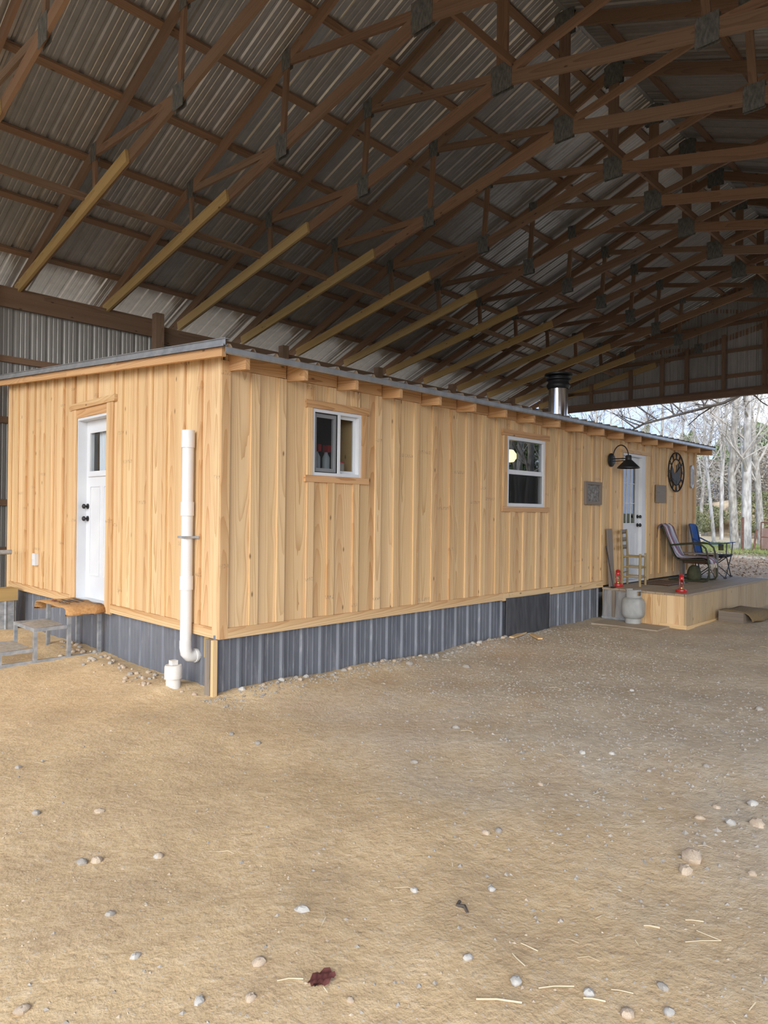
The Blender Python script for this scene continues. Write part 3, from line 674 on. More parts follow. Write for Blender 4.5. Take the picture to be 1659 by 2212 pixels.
# timber-topped low box at the left edge
lb = thing('timber_box', 'yellow treated timber on a low galvanised box at the cabin rear corner', 'box', (-.4, 4.7, 0))
bx('timber', (-1.3, 4.58, .368), (-.10, 4.86, .520), 'treated', lb)
for z0, z1 in ((.20, .366), (-.04, .198)):
    pr = [(-1.28+x*.5, h_*.8) for x, h_ in profile(2.286, .2286, .018, False)]
    MB().quadstrip([[(x, 4.60-h_, z0) for x, h_ in pr], [(x, 4.60-h_, z1) for x, h_ in pr]]).obj('side_sheet', 'galv', lb)
    MB().quadstrip([[(-.12+h_*.3, 4.60+(x+1.28)*.2, z0) for x, h_ in pr], [(-.12+h_*.3, 4.60+(x+1.28)*.2, z1) for x, h_ in pr]]).obj('side_sheet', 'galv', lb)
hp = MB().tube([(-2.2, 4.72, .985), (-.16, 4.66, .985)], .030, 14).obj('steel_pipe', 'galv', None, 40)
tag(hp, 'grey horizontal steel pipe ending at the cabin rear corner', 'pipe')
MB().tube([(-2.1, 4.716, -.05), (-2.1, 4.716, .985)], .030, 12).obj('leg', 'galv', hp, 40)
# bulging dark sheet against the skirting
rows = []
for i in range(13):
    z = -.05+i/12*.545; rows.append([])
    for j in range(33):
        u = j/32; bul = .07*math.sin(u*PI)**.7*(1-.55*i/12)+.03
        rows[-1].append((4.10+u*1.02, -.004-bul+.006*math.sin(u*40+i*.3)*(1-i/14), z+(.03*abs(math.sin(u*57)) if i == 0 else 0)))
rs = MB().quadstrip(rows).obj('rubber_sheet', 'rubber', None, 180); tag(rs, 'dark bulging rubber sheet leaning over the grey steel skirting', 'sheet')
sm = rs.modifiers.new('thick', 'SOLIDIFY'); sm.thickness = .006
# ------------------------------------------------------------------ things on the front wall
lp = thing('barn_lamp', 'black gooseneck barn lamp beside the front door', 'lamp', (6.88, -.02, 2.40))
lx, ly, lz = 6.88, -.02, 2.40
MB().lathe([(0, 0), (.105, 0), (.105, -.012), (.085, -.03), (0, -.034)], (lx, ly, lz), 24, 'Y').obj('wall_plate', 'black_metal', lp, 40)
cyl = -.30
MB().tube([(lx, -.05, lz+.0)]+[(lx, -.05-.25*(1-math.cos(a_))/2, lz+.03+.19*math.sin(a_)) for a_ in np.linspace(.15, PI-.15, 14)]+[(lx, cyl, lz+.02)], .009, 8).obj('gooseneck', 'black_metal', lp, 60)
MB().tube([(lx, -.05, lz+.015), (lx, cyl, lz+.015)], .009, 8).obj('arm', 'black_metal', lp, 60); MB().tube([(lx, -.05, lz-.02), (lx, cyl, lz-.02)], .007, 8).obj('arm', 'black_metal', lp, 60)
sh_ = MB().lathe([(0, lz+.06), (.035, lz+.06), (.045, lz+.045), (.047, lz-.01), (.06, lz-.02), (.165, lz-.125), (.165, lz-.138), (.16, lz-.138), (.05, lz-.02), (0, lz-.015)], (lx, cyl, 0), 28).obj('shade', 'black_metal', lp, 35)
MB().lathe([(0, lz-.09), (.022, lz-.085), (.03, lz-.065), (.022, lz-.04), (0, lz-.02)], (lx, cyl, 0), 12).obj('light_bulb', 'white_paint', lp, 60)
pl = thing('relief_plaque', 'grey square relief plaque hung left of the barn lamp', 'plaque', (6.28, -.02, 1.87))
frame_box(6.045, 6.525, 1.705, 2.04, .045, -.060, -.0205).obj('frame', 'grey_wood', pl)
rows = []
for i in range(22):
    rows.append([(6.091+j/28*.388, -.034-.012*max(0, math.sin(j*.9+i*.5)*math.cos(i*.8-j*.25)+.3*math.sin(j*2.1))*(1 if i < 17 else .3), 1.751+i/21*.243) for j in range(29)])
MB().quadstrip(rows).obj('relief', 'paper_relief', pl, 60)
p2 = bx('wood_plaque', (8.50, -.045, 1.78), (8.90, -.0205, 2.08), 'grey_wood', None); tag(p2, 'plain weathered grey board hung right of the front door', 'plaque')
th = thing('thermometer', 'narrow silver thermometer at the right end of the front wall', 'thermometer', (10.06, -.02, 2.29))
poly = [(10.06+.07*math.cos(a_), 2.43+.07*math.sin(a_)) for a_ in np.linspace(0, PI, 9)]+[(10.06+.07*math.cos(a_), 2.14+.07*math.sin(a_)) for a_ in np.linspace(PI, 2*PI, 9)]
MB().prism(poly, 'Y', -.055, -.0225).obj('case', 'thermo', th); MB().box((10.045, -.060, 2.12), (10.075, -.0555, 2.44)).obj('scale', 'white_paint', th); MB().tube([(10.06, -.062, 2.14), (10.06, -.062, 2.42)], .004, 6).obj('tube', 'black_metal', th)
ck = thing('wall_clock', 'large round openwork metal clock with a rooster on the front wall', 'clock', (9.32, -.04, 2.335))
kx, kz, ky = 9.32, 2.335, -.045
ring = lambda r, rr, y=ky: MB().tube([(kx+r*math.cos(a_), y, kz+r*math.sin(a_)) for a_ in np.linspace(0, 2*PI, 49)[:-1]], rr, 6, closed=True)
for r, rr in ((.345, .012), (.232, .010)): ring(r, rr).obj('ring', 'clock_metal', ck, 60)
for i in range(12):
    a_ = i*PI/6
    for d in ((-.06, .06) if i % 3 else (-.08, 0, .08)): MB().beam((kx+.24*math.cos(a_+d*.3), ky, kz+.24*math.sin(a_+d*.3)), (kx+.335*math.cos(a_+d), ky, kz+.335*math.sin(a_+d)), .006, .012, (0, 1, 0)).obj('numeral', 'clock_metal', ck)
RO = [(-.20, -.10), (-.22, .02), (-.19, .10), (-.14, .05), (-.10, -.02), (-.02, -.01), (.05, .03), (.09, .10), (.08, .14), (.12, .18), (.16, .14), (.19, .11), (.165, .08), (.17, .0), (.14, -.09), (.06, -.15), (.05, -.21), (-.01, -.215), (-.01, -.155), (-.11, -.15)]
MB().prism([(kx+a_, kz+b_) for a_, b_ in RO], 'Y', ky-.006, ky+.004).obj('rooster', 'clock_metal', ck)
poly = [(kx+.232*math.cos(a_), kz+.232*math.sin(a_)) for a_ in np.linspace(PI*1.12, PI*1.88, 16)]
MB().prism(poly, 'Y', ky-.003, ky+.003).obj('ground_plate', 'clock_metal', ck)
for a_, l_ in ((1.9, .13), (.6, .18)): MB().beam((kx, ky-.012, kz), (kx+l_*math.cos(a_), ky-.012, kz+l_*math.sin(a_)), .006, .012, (0, 1, 0)).obj('hand', 'black_metal', ck)
# behind the panes
def bottle(x, y, z, lab, red=True, h_=.22):
    b_ = thing('spray_bottle', lab, 'bottle', (x, y, z), 'bottles behind the sliding window')
    MB().lathe([(0, 0), (.036, 0), (.038, .02), (.038, h_*.55), (.018, h_*.7), (.016, h_*.75), (0, h_*.75)], (x, y, z), 14).obj('body', 'bottle_body', b_, 50)
    MB().box((x-.018, y-.05, z+h_*.75), (x+.018, y+.03, z+h_)).obj('trigger_cap', 'red_paint' if red else 'white_paint', b_)
shf = bx('window_shelf', (.965, .062, 1.889), (1.571, .30, 1.925), 'lumber', cabin); bx('window_reveal', (1.572, .060, 1.90), (1.584, .32, 2.50), 'lumber', cabin)
bottle(1.125, .125, 1.9255, 'red-capped bottle at the left of the sliding window', True, .27); bottle(1.245, .125, 1.9255, 'red-capped pale blue bottle in the middle of the sliding window', True, .27)
cn = thing('tin_can', 'small labelled can behind the right pane of the sliding window', 'can', (1.42, .105, 1.9255)); MB().lathe([(0, 1.9255), (.035, 1.9255), (.035, 2.035), (0, 2.035)], (1.42, .105, 0), 14).obj('body', 'can_body', cn, 40); MB().lathe([(.036, 2.03), (.036, 2.042), (0, 2.042)], (1.42, .105, 0), 14).obj('lid', 'red_paint', cn, 40)
cu_ = MB(); rows = []
for i in range(41):
    y = 2.30+i/40*.50; rows.append([(.165+.016*math.sin(i*1.15)+.006*math.sin(i*.4), y-(.10*(1-j/8)*(1-i/40)), 1.93+j/8*.50) for j in range(9)])
cu_.quadstrip(rows); cuo = cu_.obj('curtain', 'curtain_cloth', None, 180); tag(cuo, 'pale gathered curtain behind the side door glass', 'curtain'); MB().tube([(.165, 2.22, 2.435), (.165, 2.90, 2.435)], .007, 8).obj('rod', 'white_paint', cuo)
hl = thing('hanging_lamp', 'warm glowing lamp seen through the upper pane of the hung window', 'lamp', (5.29, .75, 2.4))
MB().lathe([(0, 2.30), (.06, 2.31), (.095, 2.36), (.095, 2.42), (.05, 2.48), (0, 2.49)], (5.29, .75, 0), 18).obj('globe', 'bulb', hl, 60)
MB().tube([(5.29, .75, 2.48), (5.29, .75, 2.86)], .008, 6).obj('cord', 'black_metal', hl)

# ------------------------------------------------------------------ porch
PX0, PX1, PY, PZ = 6.66, 10.42, -1.25, .462
po = thing('porch_deck', 'low wooden porch deck in front of the cabin door', 'porch', (8.5, -.6, 0))
nb = 9; bw = (abs(PY)-.03)/nb
for i in range(nb):
    y1 = -.026-i*bw
    for (a_, b_) in ((PX0-.03, 8.2+.4*(i % 2)), (8.203+.4*(i % 2), PX1)): bx('deck_board', (a_, y1-bw+.004, PZ-.028+.001*(i % 2)), (b_, y1, PZ+.001*(i % 2)), 'deck_wood', po)
bx('nosing', (PX0-.03, PY-.03, PZ-.026), (PX1, PY-.001, PZ+.002), 'deck_wood', po)
xc = PX0
while xc < PX1-.05:
    xn = min(xc+random.uniform(.24, .31), PX1)
    if PX1-xn < .12: xn = PX1
    bx('skirt_board', (xc+.002, PY-.012-random.uniform(0, .004), -.06), (xn-.002, PY+.012, PZ-.03), 'weathered_pine', po); xc = xn
yc = PY+.014
while yc < -.05:
    yn = min(yc+random.uniform(.17, .24), -.03); bx('skirt_board', (PX0-.014-random.uniform(0, .003), yc, -.06), (PX0+.012, yn-.003, PZ-.03), 'pine', po); yc = yn
bx('corner_post', (PX0-.02, -.06, -.06), (PX0+.0, -.028, PZ-.03), 'lumber', po)
bx('kick_strip', (PX0-.03, PY-.03, -.04), (PX0-.016, -.9, .03), 'lumber', po); bx('kick_strip', (PX0, PY-.03, -.04), (8.0, PY-.018, .02), 'lumber', po)
def lantern(x, y, lab):
    z = PZ+.002; l_ = thing('lantern', lab, 'lantern', (x, y, z), 'red lanterns on the porch')
    MB().lathe([(0, 0), (.074, 0), (.078, .012), (.074, .035), (.055, .045), (.03, .05), (0, .05)], (x, y, z), 20).obj('fuel_tank', 'red_paint', l_, 40)
    MB().lathe([(.030, .045), (.030, .07), (.022, .075), (0, .075)], (x, y, z), 16).obj('burner', 'brass', l_, 40)
    MB().lathe([(.028, .075), (.046, .10), (.048, .125), (.034, .16), (.029, .172)], (x, y, z), 18).obj('globe', 'lantern_glass', l_, 60)
    MB().lathe([(.034, .170), (.038, .176), (.030, .190), (.032, .205), (.026, .215), (.034, .228), (.034, .236), (.02, .252), (0, .255)], (x, y, z), 18).obj('chimney_top', 'red_paint', l_, 40)
    for s_ in (-1, 1): MB().tube([(x+s_*.06, y, z+.035), (x+s_*.066, y, z+.10), (x+s_*.062, y, z+.18), (x+s_*.034, y, z+.215)], .008, 8).obj('side_tube', 'red_paint', l_, 60)
    MB().tube([(x+.066*math.cos(a_), y+.03*math.sin(a_), z+.12+.10*math.sin(a_)*.3) for a_ in np.linspace(0, PI, 10)], .0025, 5).obj('bail', 'steel_grey', l_, 60)
lantern(6.94, -.125, 'red lantern beside the ladder-back chair'); lantern(6.90, -1.10, 'red lantern at the front corner of the porch')
# ladder-back chair without its woven seat
ch = thing('ladder_back_chair', 'old wooden ladder-back chair frame without a seat by the front door', 'chair', (7.27, -.205, PZ+.002), rotz=.20)
def rod(a, b, r, name, mat='chair_wood', par=ch, r2=None): return MB().tube([a, ((a[0]+b[0])/2, (a[1]+b[1])/2, (a[2]+b[2])/2), b], [r, r2 or r, r], 8).obj(name, mat, par, 50)
wf_, wb_ = .18, .165
for s_ in (-1, 1):
    rod((s_*wf_, -.15, 0), (s_*wf_, -.15, .50), .018, 'leg', r2=.021)
    MB().tube([(s_*wb_, .12, 0), (s_*wb_, .12, .45), (s_*(wb_+.005), .145, .87)], [.017, .019, .014], 8).obj('leg', 'chair_wood', ch, 50)
    for z in (.14, .29, .45): rod((s_*wf_, -.15, z), (s_*wb_, .12, z+.005), .011, 'rung')
for z in (.13, .28, .455): rod((-wf_, -.15, z), (wf_, -.15, z), .011 if z < .4 else .013, 'rung')
for z in (.20, .44): rod((-wb_, .12, z), (wb_, .12, z), .011, 'rung')
for z in (.56, .68, .80):
    yb = .12+(z-.45)*.06
    rows = [[(-wb_+i/8*2*wb_, yb+.02*math.sin(i/8*PI), z+dz) for i in range(9)] for dz in (0, .065)]
    o = MB().quadstrip(rows).obj('slat', 'grey_wood', ch, 60); sm = o.modifiers.new('t', 'SOLIDIFY'); sm.thickness = .008
MB().tube([(.02+.01*i, -.15+.016*math.cos(i*2.4), .458+.016*math.sin(i*2.4)) for i in range(14)], .006, 5).obj('seat_cord', 'straw', ch, 60)
lbrd = MB().box((-.075, -.011, 0), (.075, .011, .88), Matrix.Translation((6.80, -.095, PZ+.004)) @ Matrix.Rotation(-.06, 4, 'X')).obj('leaning_board', 'grey_wood', None); tag(lbrd, 'dark weathered board leaning on the wall left of the ladder-back chair', 'board')
fp = thing('fire_poker', 'thin black iron rod leaning on the wall behind the red lantern', 'rod', (6.70, -.16, PZ)); MB().tube([(6.64, -.20, PZ+.012), (6.70, -.045, PZ+.62)], .008, 8).obj('shaft', 'black_metal', fp, 60); MB().box((6.60, -.225, PZ+.002), (6.675, -.175, PZ+.024)).obj('foot', 'black_metal', fp)
dm = thing('door_mat', 'brown woven mat on the deck before the front door', 'mat', (8.0, -.35, PZ)); rows = [[(7.62+i/10*.75, -.62+j/6*.46, PZ+.010+.002*math.sin(i*2+j)) for j in range(7)] for i in range(11)]
o = MB().quadstrip(rows).obj('pile', 'doormat_brown', dm, 60); sm = o.modifiers.new('t', 'SOLIDIFY'); sm.thickness = .007; sm.offset = -1
frame_box(7.62, 8.37, -.62, -.16, .03, 0, 0)
for yv in (-.63, -.155): MB().box((7.61, yv-.006, PZ+.002), (8.38, yv+.006, PZ+.011)).obj('binding', 'coir_dark', dm)
# green sled-base lawn rocker
rk = thing('lawn_chair', 'green tubular steel lawn chair with a striped blanket over it', 'chair', (8.90, -.50, PZ+.002), rotz=.10)
for s_ in (-1, 1):
    xs_ = s_*.25
    arc = [(xs_, .28, .60), (xs_, -.10, .635), (xs_, -.20, .62), (xs_, -.27, .56), (xs_, -.30, .46), (xs_, -.325, .25), (xs_, -.33, .08), (xs_, -.30, .03), (xs_, -.24, .015), (xs_, .15, .015), (xs_, .30, .02)]
    MB().tube(arc, .015, 8).obj('side_frame', 'green_metal', rk, 60)
    MB().tube([(s_*.235, -.25, .375), (s_*.235, .17, .355), (s_*.235, .24, .42), (s_*.235, .42, .90)], .012, 8).obj('seat_frame', 'green_metal', rk, 60)
MB().tube([(-.27, .30, .018), (.27, .30, .018)], .014, 8).obj('base_bar', 'green_metal', rk, 60); MB().tube([(-.235, .42, .90), (.235, .42, .90)], .012, 8).obj('back_bar', 'green_metal', rk, 60)
for s_ in (-1, 1): MB().tube([(s_*.24, -.26, .37), (-s_*.27, -.30, .04)], .007, 6).obj('cross_brace', 'steel_grey', rk, 60)
o = MB().quadstrip([[(-.23+i/8*.46, y, z-.02*math.sin(i/8*PI)) for i in range(9)] for y, z in ((-.25, .375), (-.1, .36), (.05, .35), (.17, .355), (.22, .40), (.29, .56), (.36, .74), (.42, .895))]).obj('sling', 'olive_canvas', rk, 180); sm = o.modifiers.new('t', 'SOLIDIFY'); sm.thickness = .006
bag = thing('canvas_bag', 'olive canvas bag on the deck below the lawn chair', 'bag', (8.98, -.50, PZ+.003), rotz=.3)
rows = []
for i, (r, z) in enumerate(((.02, 0), (.13, .004), (.15, .06), (.135, .15), (.10, .22), (.05, .25), (.0, .252))):
    rows.append([(r*1.1*math.cos(a_)*(1+.06*math.sin(3*a_)), r*.8*math.sin(a_), z) for a_ in np.linspace(0, 2*PI, 19)[:-1]])
MB().quadstrip(rows, True).obj('bag_body', 'olive_canvas', bag, 180); MB().tube([(-.06, -.02, .24), (-.04, -.02, .29), (.04, -.02, .29), (.06, -.02, .24)], .006, 6).obj('strap', 'dark_canvas', bag, 60)
# serape blanket draped on the lawn chair
bl = thing('blanket', 'purple, white and blue striped serape blanket over the lawn chair', 'blanket', (8.90, -.50, PZ+.002), rotz=.10)
path = [(.545, .62), (.53, .72), (.515, .84), (.485, .92), (.43, .945), (.385, .90), (.345, .76), (.29, .60), (.235, .455), (.19, .395), (.10, .375), (-.05, .385), (-.18, .395), (-.27, .392), (-.315, .36), (-.325, .30)]
rows = [[(-.24+i/14*.47+(.02*math.sin(k_*.9)), y-(.012*math.sin(i*1.5+k_)), z+.010*math.sin(i*1.1+k_*.6)) for i in range(15)] for k_, (y, z) in enumerate(path)]
o = MB().quadstrip(rows).obj('cloth', 'serape', bl, 180); sm = o.modifiers.new('t', 'SOLIDIFY'); sm.thickness = .009
for end, col_ in ((rows[-1], 'fringe'), (rows[0], 'fringe')):
    m = MB()
    for i in range(28):
        a_ = i/27*14; j = min(int(a_), 13); u = a_-j; q = Vector(end[j]).lerp(Vector(end[j+1]), u)
        m.tube([q, q+Vector((random.uniform(-.008, .008), random.uniform(-.01, .01), -.035)), q+Vector((random.uniform(-.02, .02), random.uniform(-.02, .02), -.075))], [.006, .005, .003], 4)
    m.obj('fringe', col_, bl, 60)
# weathered side table
tb_ = thing('side_table', 'weathered wooden side table between the two porch chairs', 'table', (9.42, -.36, PZ+.002), rotz=.08)
bx('leg_panel', (-.07, -.36, 0), (.07, -.31, .42), 'grey_wood', tb_); bx('leg_panel', (-.07, .20, 0), (.07, .25, .42), 'grey_wood', tb_)
for i in range(2): bx('top_board', (-.10+i*.102, -.34, .421), (.0+i*.102, .28, .445), 'rust_steel' if False else 'grey_wood', tb_)
bx('apron', (-.012, -.31, .25), (.012, .20, .40), 'old_wood', tb_)
# blue folding camp chair
bc_ = thing('camp_chair', 'blue folding camp chair with cup holder at the far end of the porch', 'chair', (9.86, -.50, PZ+.011), rotz=.15)
Fx = lambda x, y, z: (x, y, z)
for s_ in (-1, 1):
    MB().tube([(s_*.27, .25, 0), (s_*.255, -.26, .41)], .009, 8).obj('leg', 'steel_grey', bc_, 60)
    MB().tube([(s_*.27, -.25, 0), (s_*.255, .22, .41)], .009, 8).obj('leg', 'steel_grey', bc_, 60)
    MB().tube([(s_*.255, .22, .38), (s_*.26, .33, .90)], .009, 8).obj('back_post', 'steel_grey', bc_, 60)
    MB().tube([(s_*.255, -.26, .40), (s_*.29, -.27, .62)], .009, 8).obj('arm_post', 'steel_grey', bc_, 60)
    rows = [[(s_*.29+dx, y, z) for dx in (-.05, -.02, .02, .05)] for y, z in ((-.31, .625), (-.1, .60), (.1, .60), (.28, .69))]
    o = MB().quadstrip(rows).obj('armrest', 'blue_canvas', bc_, 60); sm = o.modifiers.new('t', 'SOLIDIFY'); sm.thickness = .012
for s_ in (-1, 1):
    MB().tube([(s_*.27, -.25, .0), (-s_*.255, -.26, .39)], .009, 8).obj('cross_leg', 'steel_grey', bc_, 60); MB().tube([(s_*.27, .25, .0), (-s_*.255, .23, .39)], .009, 8).obj('cross_leg', 'steel_grey', bc_, 60)
    MB().box((s_*.27-.025, -.275, 0), (s_*.27+.025, -.225, .02)).obj('foot', 'black_metal', bc_); MB().box((s_*.27-.025, .225, 0), (s_*.27+.025, .275, .02)).obj('foot', 'black_metal', bc_)
rows = [[(-.25+i/10*.50, y, z-.05*math.sin(i/10*PI)*q) for i in range(11)] for y, z, q in ((-.28, .40, .4), (-.15, .40, 1), (0, .40, 1), (.15, .395, 1), (.22, .42, .5))]
o = MB().quadstrip(rows).obj('seat', 'dark_canvas', bc_, 180); sm = o.modifiers.new('t', 'SOLIDIFY'); sm.thickness = .012
rows = [[(-.255+i/10*.51, .23+(z-.40)*.21+.05*math.sin(i/10*PI), z+(.015*math.sin(i/10*PI) if z > .85 else 0)) for i in range(11)] for z in (.40, .5, .6, .7, .8, .88, .93)]
o = MB().quadstrip(rows).obj('backrest', 'blue_canvas', bc_, 180); sm = o.modifiers.new('t', 'SOLIDIFY'); sm.thickness = .012
MB().lathe([(.04, 0), (.042, .10), (.042, .105)], (-.29, -.18, .49), 14).obj('cup_holder', 'olive_canvas', bc_, 60)
# tank, sheet, plank, carpeted step
tk = thing('propane_tank', 'grey weathered propane tank standing at the porch corner', 'tank', (6.44, -.60, .012)); c_ = (6.44, -.60, .0635)
MB().lathe([(.0, .0), (.09, .005), (.145, .04), (.163, .09), (.163, .24), (.150, .285), (.11, .315), (.0, .33)], c_, 26).obj('body', 'tank_paint', tk, 60)
MB().lathe([(.105, -.05), (.11, -.05), (.108, .035), (.103, .035)], c_, 22).obj('foot_ring', 'tank_paint', tk, 40)
cm = MB()
rows = []
for k_, (z, r) in enumerate(((.29, .102), (.345, .108), (.405, .108), (.43, .105))): rows.append([(c_[0]+r*math.cos(a_), c_[1]+r*math.sin(a_), c_[2]+z) for a_ in np.linspace(.5, 5.9, 28)])
cb = MB().quadstrip(rows); drop = [27+j for j in (5, 6, 7, 8, 9, 18, 19, 20, 21, 22)]
cb.f = [q for i, q in enumerate(cb.f) if i not in drop]; cb.uv = [q for i, q in enumerate(cb.uv) if i not in drop]
o = cb.obj('collar', 'tank_paint', tk, 60); sm = o.modifiers.new('t', 'SOLIDIFY'); sm.thickness = .006
MB().tube([(c_[0], c_[1], c_[2]+.33), (c_[0], c_[1], c_[2]+.40)], .016, 10).obj('valve', 'brass', tk, 50); MB().tube([(c_[0]-.03, c_[1], c_[2]+.40), (c_[0]+.03, c_[1], c_[2]+.40)], .02, 10).obj('valve_knob', 'black_metal', tk, 50)
MB().box((c_[0]-.153, c_[1]-.03, c_[2]+.36), (c_[0]-.0, c_[1]+.03, c_[2]+.362))
gs = thing('sheet_panel', 'grey weathered metal sheet leaning against the porch side by the tank', 'sheet', (6.57, -.26, 0)); rows = [[(6.60-.05*(1-j/8)+.006*math.sin(i*1.3), -.065-i/14*.42, -.02+j/8*.455) for j in range(9)] for i in range(15)]
o = MB().quadstrip(rows).obj('sheet', 'grey_sheet', gs, 60); sm = o.modifiers.new('t', 'SOLIDIFY'); sm.thickness = .005
MB().box((6.545, -.27, .0), (6.565, -.22, .43), Matrix.Translation((0, 0, 0))).obj('strip', 'grey_wood', gs); MB().box((6.535, -.45, .015), (6.56, -.07, .045)).obj('bottom_bar', 'galv', gs)
pk = MB().box((-.28, -.48, -.04), (.20, .45, -.006), Matrix.Translation((6.30, -.62, .018)) @ Matrix.Rotation(.06, 4, 'Z')).obj('flat_plank', 'dusty_wood', None); tag(pk, 'flat dusty plank on the dirt under the propane tank', 'plank')
sb = thing('carpet_step', 'low concrete-grey step block draped with a brown carpet piece', 'step', (8.1, -1.55, 0), rotz=-.10)
MB().box((-.40, -.18, -.03), (.36, .18, .155)).obj('step_block', 'grey_wood', sb)
rows = []
for k_, (y, z) in enumerate(((.17, .162), (.10, .166), (.0, .166), (-.12, .166), (-.20, .160), (-.25, .13), (-.285, .08), (-.30, .03))): rows.append([(-.385+i/12*.80+.02*k_/7, y+.012*math.sin(i*.9)*(k_ > 3), z+.006*math.sin(i*.8+k_)-(.03 if i > 11 else 0)) for i in range(13)])
o = MB().quadstrip(rows).obj('carpet_piece', 'carpet', sb, 180); sm = o.modifiers.new('t', 'SOLIDIFY'); sm.thickness = .012; sm.offset = 1

# ------------------------------------------------------------------ loose stones, gravel, straw
def in_way(x, y): return (x > -.05 and y > -.03) or (PX0-.35 < x and y > PY-.45 and x < 9)
ICO = None
def stone_mesh(n):
    m = MB(); rows = []
    nl = 5; nr = 9
    for i in range(nl+1):
        ph = PI*i/nl; rows.append([(math.sin(ph)*math.cos(2*PI*j/nr)*random.uniform(.8, 1.15)+.001*j, math.sin(ph)*math.sin(2*PI*j/nr)*random.uniform(.8, 1.15), math.cos(ph)*random.uniform(.85, 1.1)) for j in range(nr)])
    m.quadstrip(rows, True); me_ = m.mesh('stone', (0, 0, 0)); me_.shade_smooth(); me_.set_sharp_from_angle(angle=math.radians(38)); return me_
for nm, c1, c2 in (('stone_grey', (.27, .245, .21), (.42, .39, .345)), ('stone_tan', (.40, .31, .22), (.56, .46, .35)), ('stone_pale', (.40, .38, .34), (.54, .52, .48))): simple(nm, c1, c2, 8, .85, bump=.2)
SM = []
for k_ in range(6):
    for mtn in ('stone_grey', 'stone_tan', 'stone_pale'):
        me_ = stone_mesh(k_); me_.materials.append(MAT[mtn]); SM.append(me_)
def hitZ(px, py):
    d = cf*1502.3+cr*(px-829.5)+cu*(1106-py); t_ = -1.545/d.z; return (-3.186+d.x*t_, -5.034+d.y*t_)
named = [(985, 1576, .036, 0), (1258, 1630, .034, 2), (1322, 1630, .030, 2), (1402, 1660, .025, 0), (895, 1645, .030, 0), (1077, 1795, .030, 0), (1495, 1848, .075, 1), (1480, 1872, .05, 1), (1578, 1770, .042, 2), (1626, 1732, .045, 2), (1636, 1776, .06, 1), (1625, 1880, .03, 1), (652, 1982, .034, 2), (343, 1852, .034, 1), (210, 1858, .038, 1), (178, 1860, .035, 0), (237, 1988, .027, 0), (40, 1660, .03, 0), (78, 1762, .032, 0), (215, 1753, .034, 1), (48, 2188, .03, 1), (540, 2175, .03, 1), (1115, 2132, .03, 2), (1272, 2150, .03, 2), (1355, 2195, .035, 1), (1445, 2195, .028, 2), (430, 2175, .026, 2), (1008, 1440, .055, 0), (885, 1437, .06, 0), (1365, 1490, .035, 2), (1640, 1534, .05, 0), (1525, 1655, .03, 0), (340, 1853, .028, 2), (292, 2082, .022, 2), (756, 2175, .02, 1), (500, 1582, .03, 0), (557, 1600, .035, 0), (1168, 1690, .028, 1), (1512, 1760, .03, 1), (1050, 1800, .03, 1), (560, 2100, .035, 1), (1548, 1735, .03, 1), (1062, 1920, .024, 2), (895, 1930, .024, 2), (1010, 2085, .026, 2), (1430, 2140, .026, 0)]
for px, py, r, mi in named:
    x, y = hitZ(px, py); o = link('stone', SM[random.randrange(6)*3+mi], (x, y, float(gz(x, y))+r*.12)); a_ = random.uniform(0, 6.28)
    o.scale = (r*random.uniform(.85, 1.15)*.8, r*.62, r*.45); o.rotation_euler = (0, 0, a_); 
    row_ = 'near the bottom edge of the photo' if py > 2050 else ('in the lower part of the dirt floor' if py > 1800 else ('in the middle of the dirt floor' if py > 1560 else 'on the dirt near the skirting'))
    tag(o, '%s%s stone %s, %s' % ('large ' if r > .045 else ('small ' if r < .027 else ''), ('grey', 'tan', 'pale')[mi], row_, 'far left' if px < 300 else ('left of centre' if px < 760 else ('right of centre' if px < 1300 else 'far right'))), 'stone', 'loose stones on the dirt floor')
# stones banked against the skirting
for k_ in range(120):
    if k_ < 46: x, y = random.uniform(.0, 4.2), -.045-abs(random.gauss(0, .05))
    else: x, y = -.06-abs(random.gauss(0, .15)), random.uniform(.15, 2.9)
    if abs(x+.19) < .10 and abs(y-.42) < .10: continue
    r = random.uniform(.014, .036); o = link('stone', SM[random.randrange(18) if k_ < 46 else random.randrange(6)*3+random.choice((0, 1, 1, 1))], (x, y, float(gz(x, y))+r*.2)); o.scale = (r, r*.8, r*.65); o.rotation_euler = (0, 0, random.uniform(0, 6)); tag(o, 'small stone banked against the grey steel skirting', 'stone', 'stones along the skirting')
def scatter(name, pts, mat, label, cat):
    m = MB()
    for (x, y, r) in pts:
        z = float(gz(x, y)); a_ = random.uniform(0, 6.28); c, s_ = math.cos(a_), math.sin(a_); e = random.uniform(.55, 1)
        V = [(r, 0, 0), (0, r*e, 0), (-r, .1*r, 0), (0, -r*e, 0), (.2*r*c, .2*r*s_, r*.6)]
        V = [(x+c*p-s_*q, y+s_*p+c*q, z-.001+h_) for p, q, h_ in V]; m.add(V, [(0, 1, 4), (1, 2, 4), (2, 3, 4), (3, 0, 4)], [[(0, 0)]*3]*4)
    o = m.obj(name, mat, None, kind='stuff'); tag(o, label, cat)
pts = {0: [], 1: [], 2: []}
while len(pts[0]) < 6500:
    x, y = random.uniform(-3.0, 9), random.uniform(-6.5, .0)
    if in_way(x, y): continue
    dens = 1/(1+math.exp(-(x*.9-y*.35-1.2)*1.2)); 
    if random.random() < dens*.9+.12: pts[0].append((x, y, random.uniform(.004, .013)*(1.35 if random.random() < .08 else 1)))
while len(pts[1]) < 6000:
    x, y = random.uniform(-3.2, 5), random.uniform(-5.6, 3)
    if not in_way(x, y): pts[1].append((x, y, random.uniform(.003, .009)*(1.5 if random.random() < .06 else 1)))
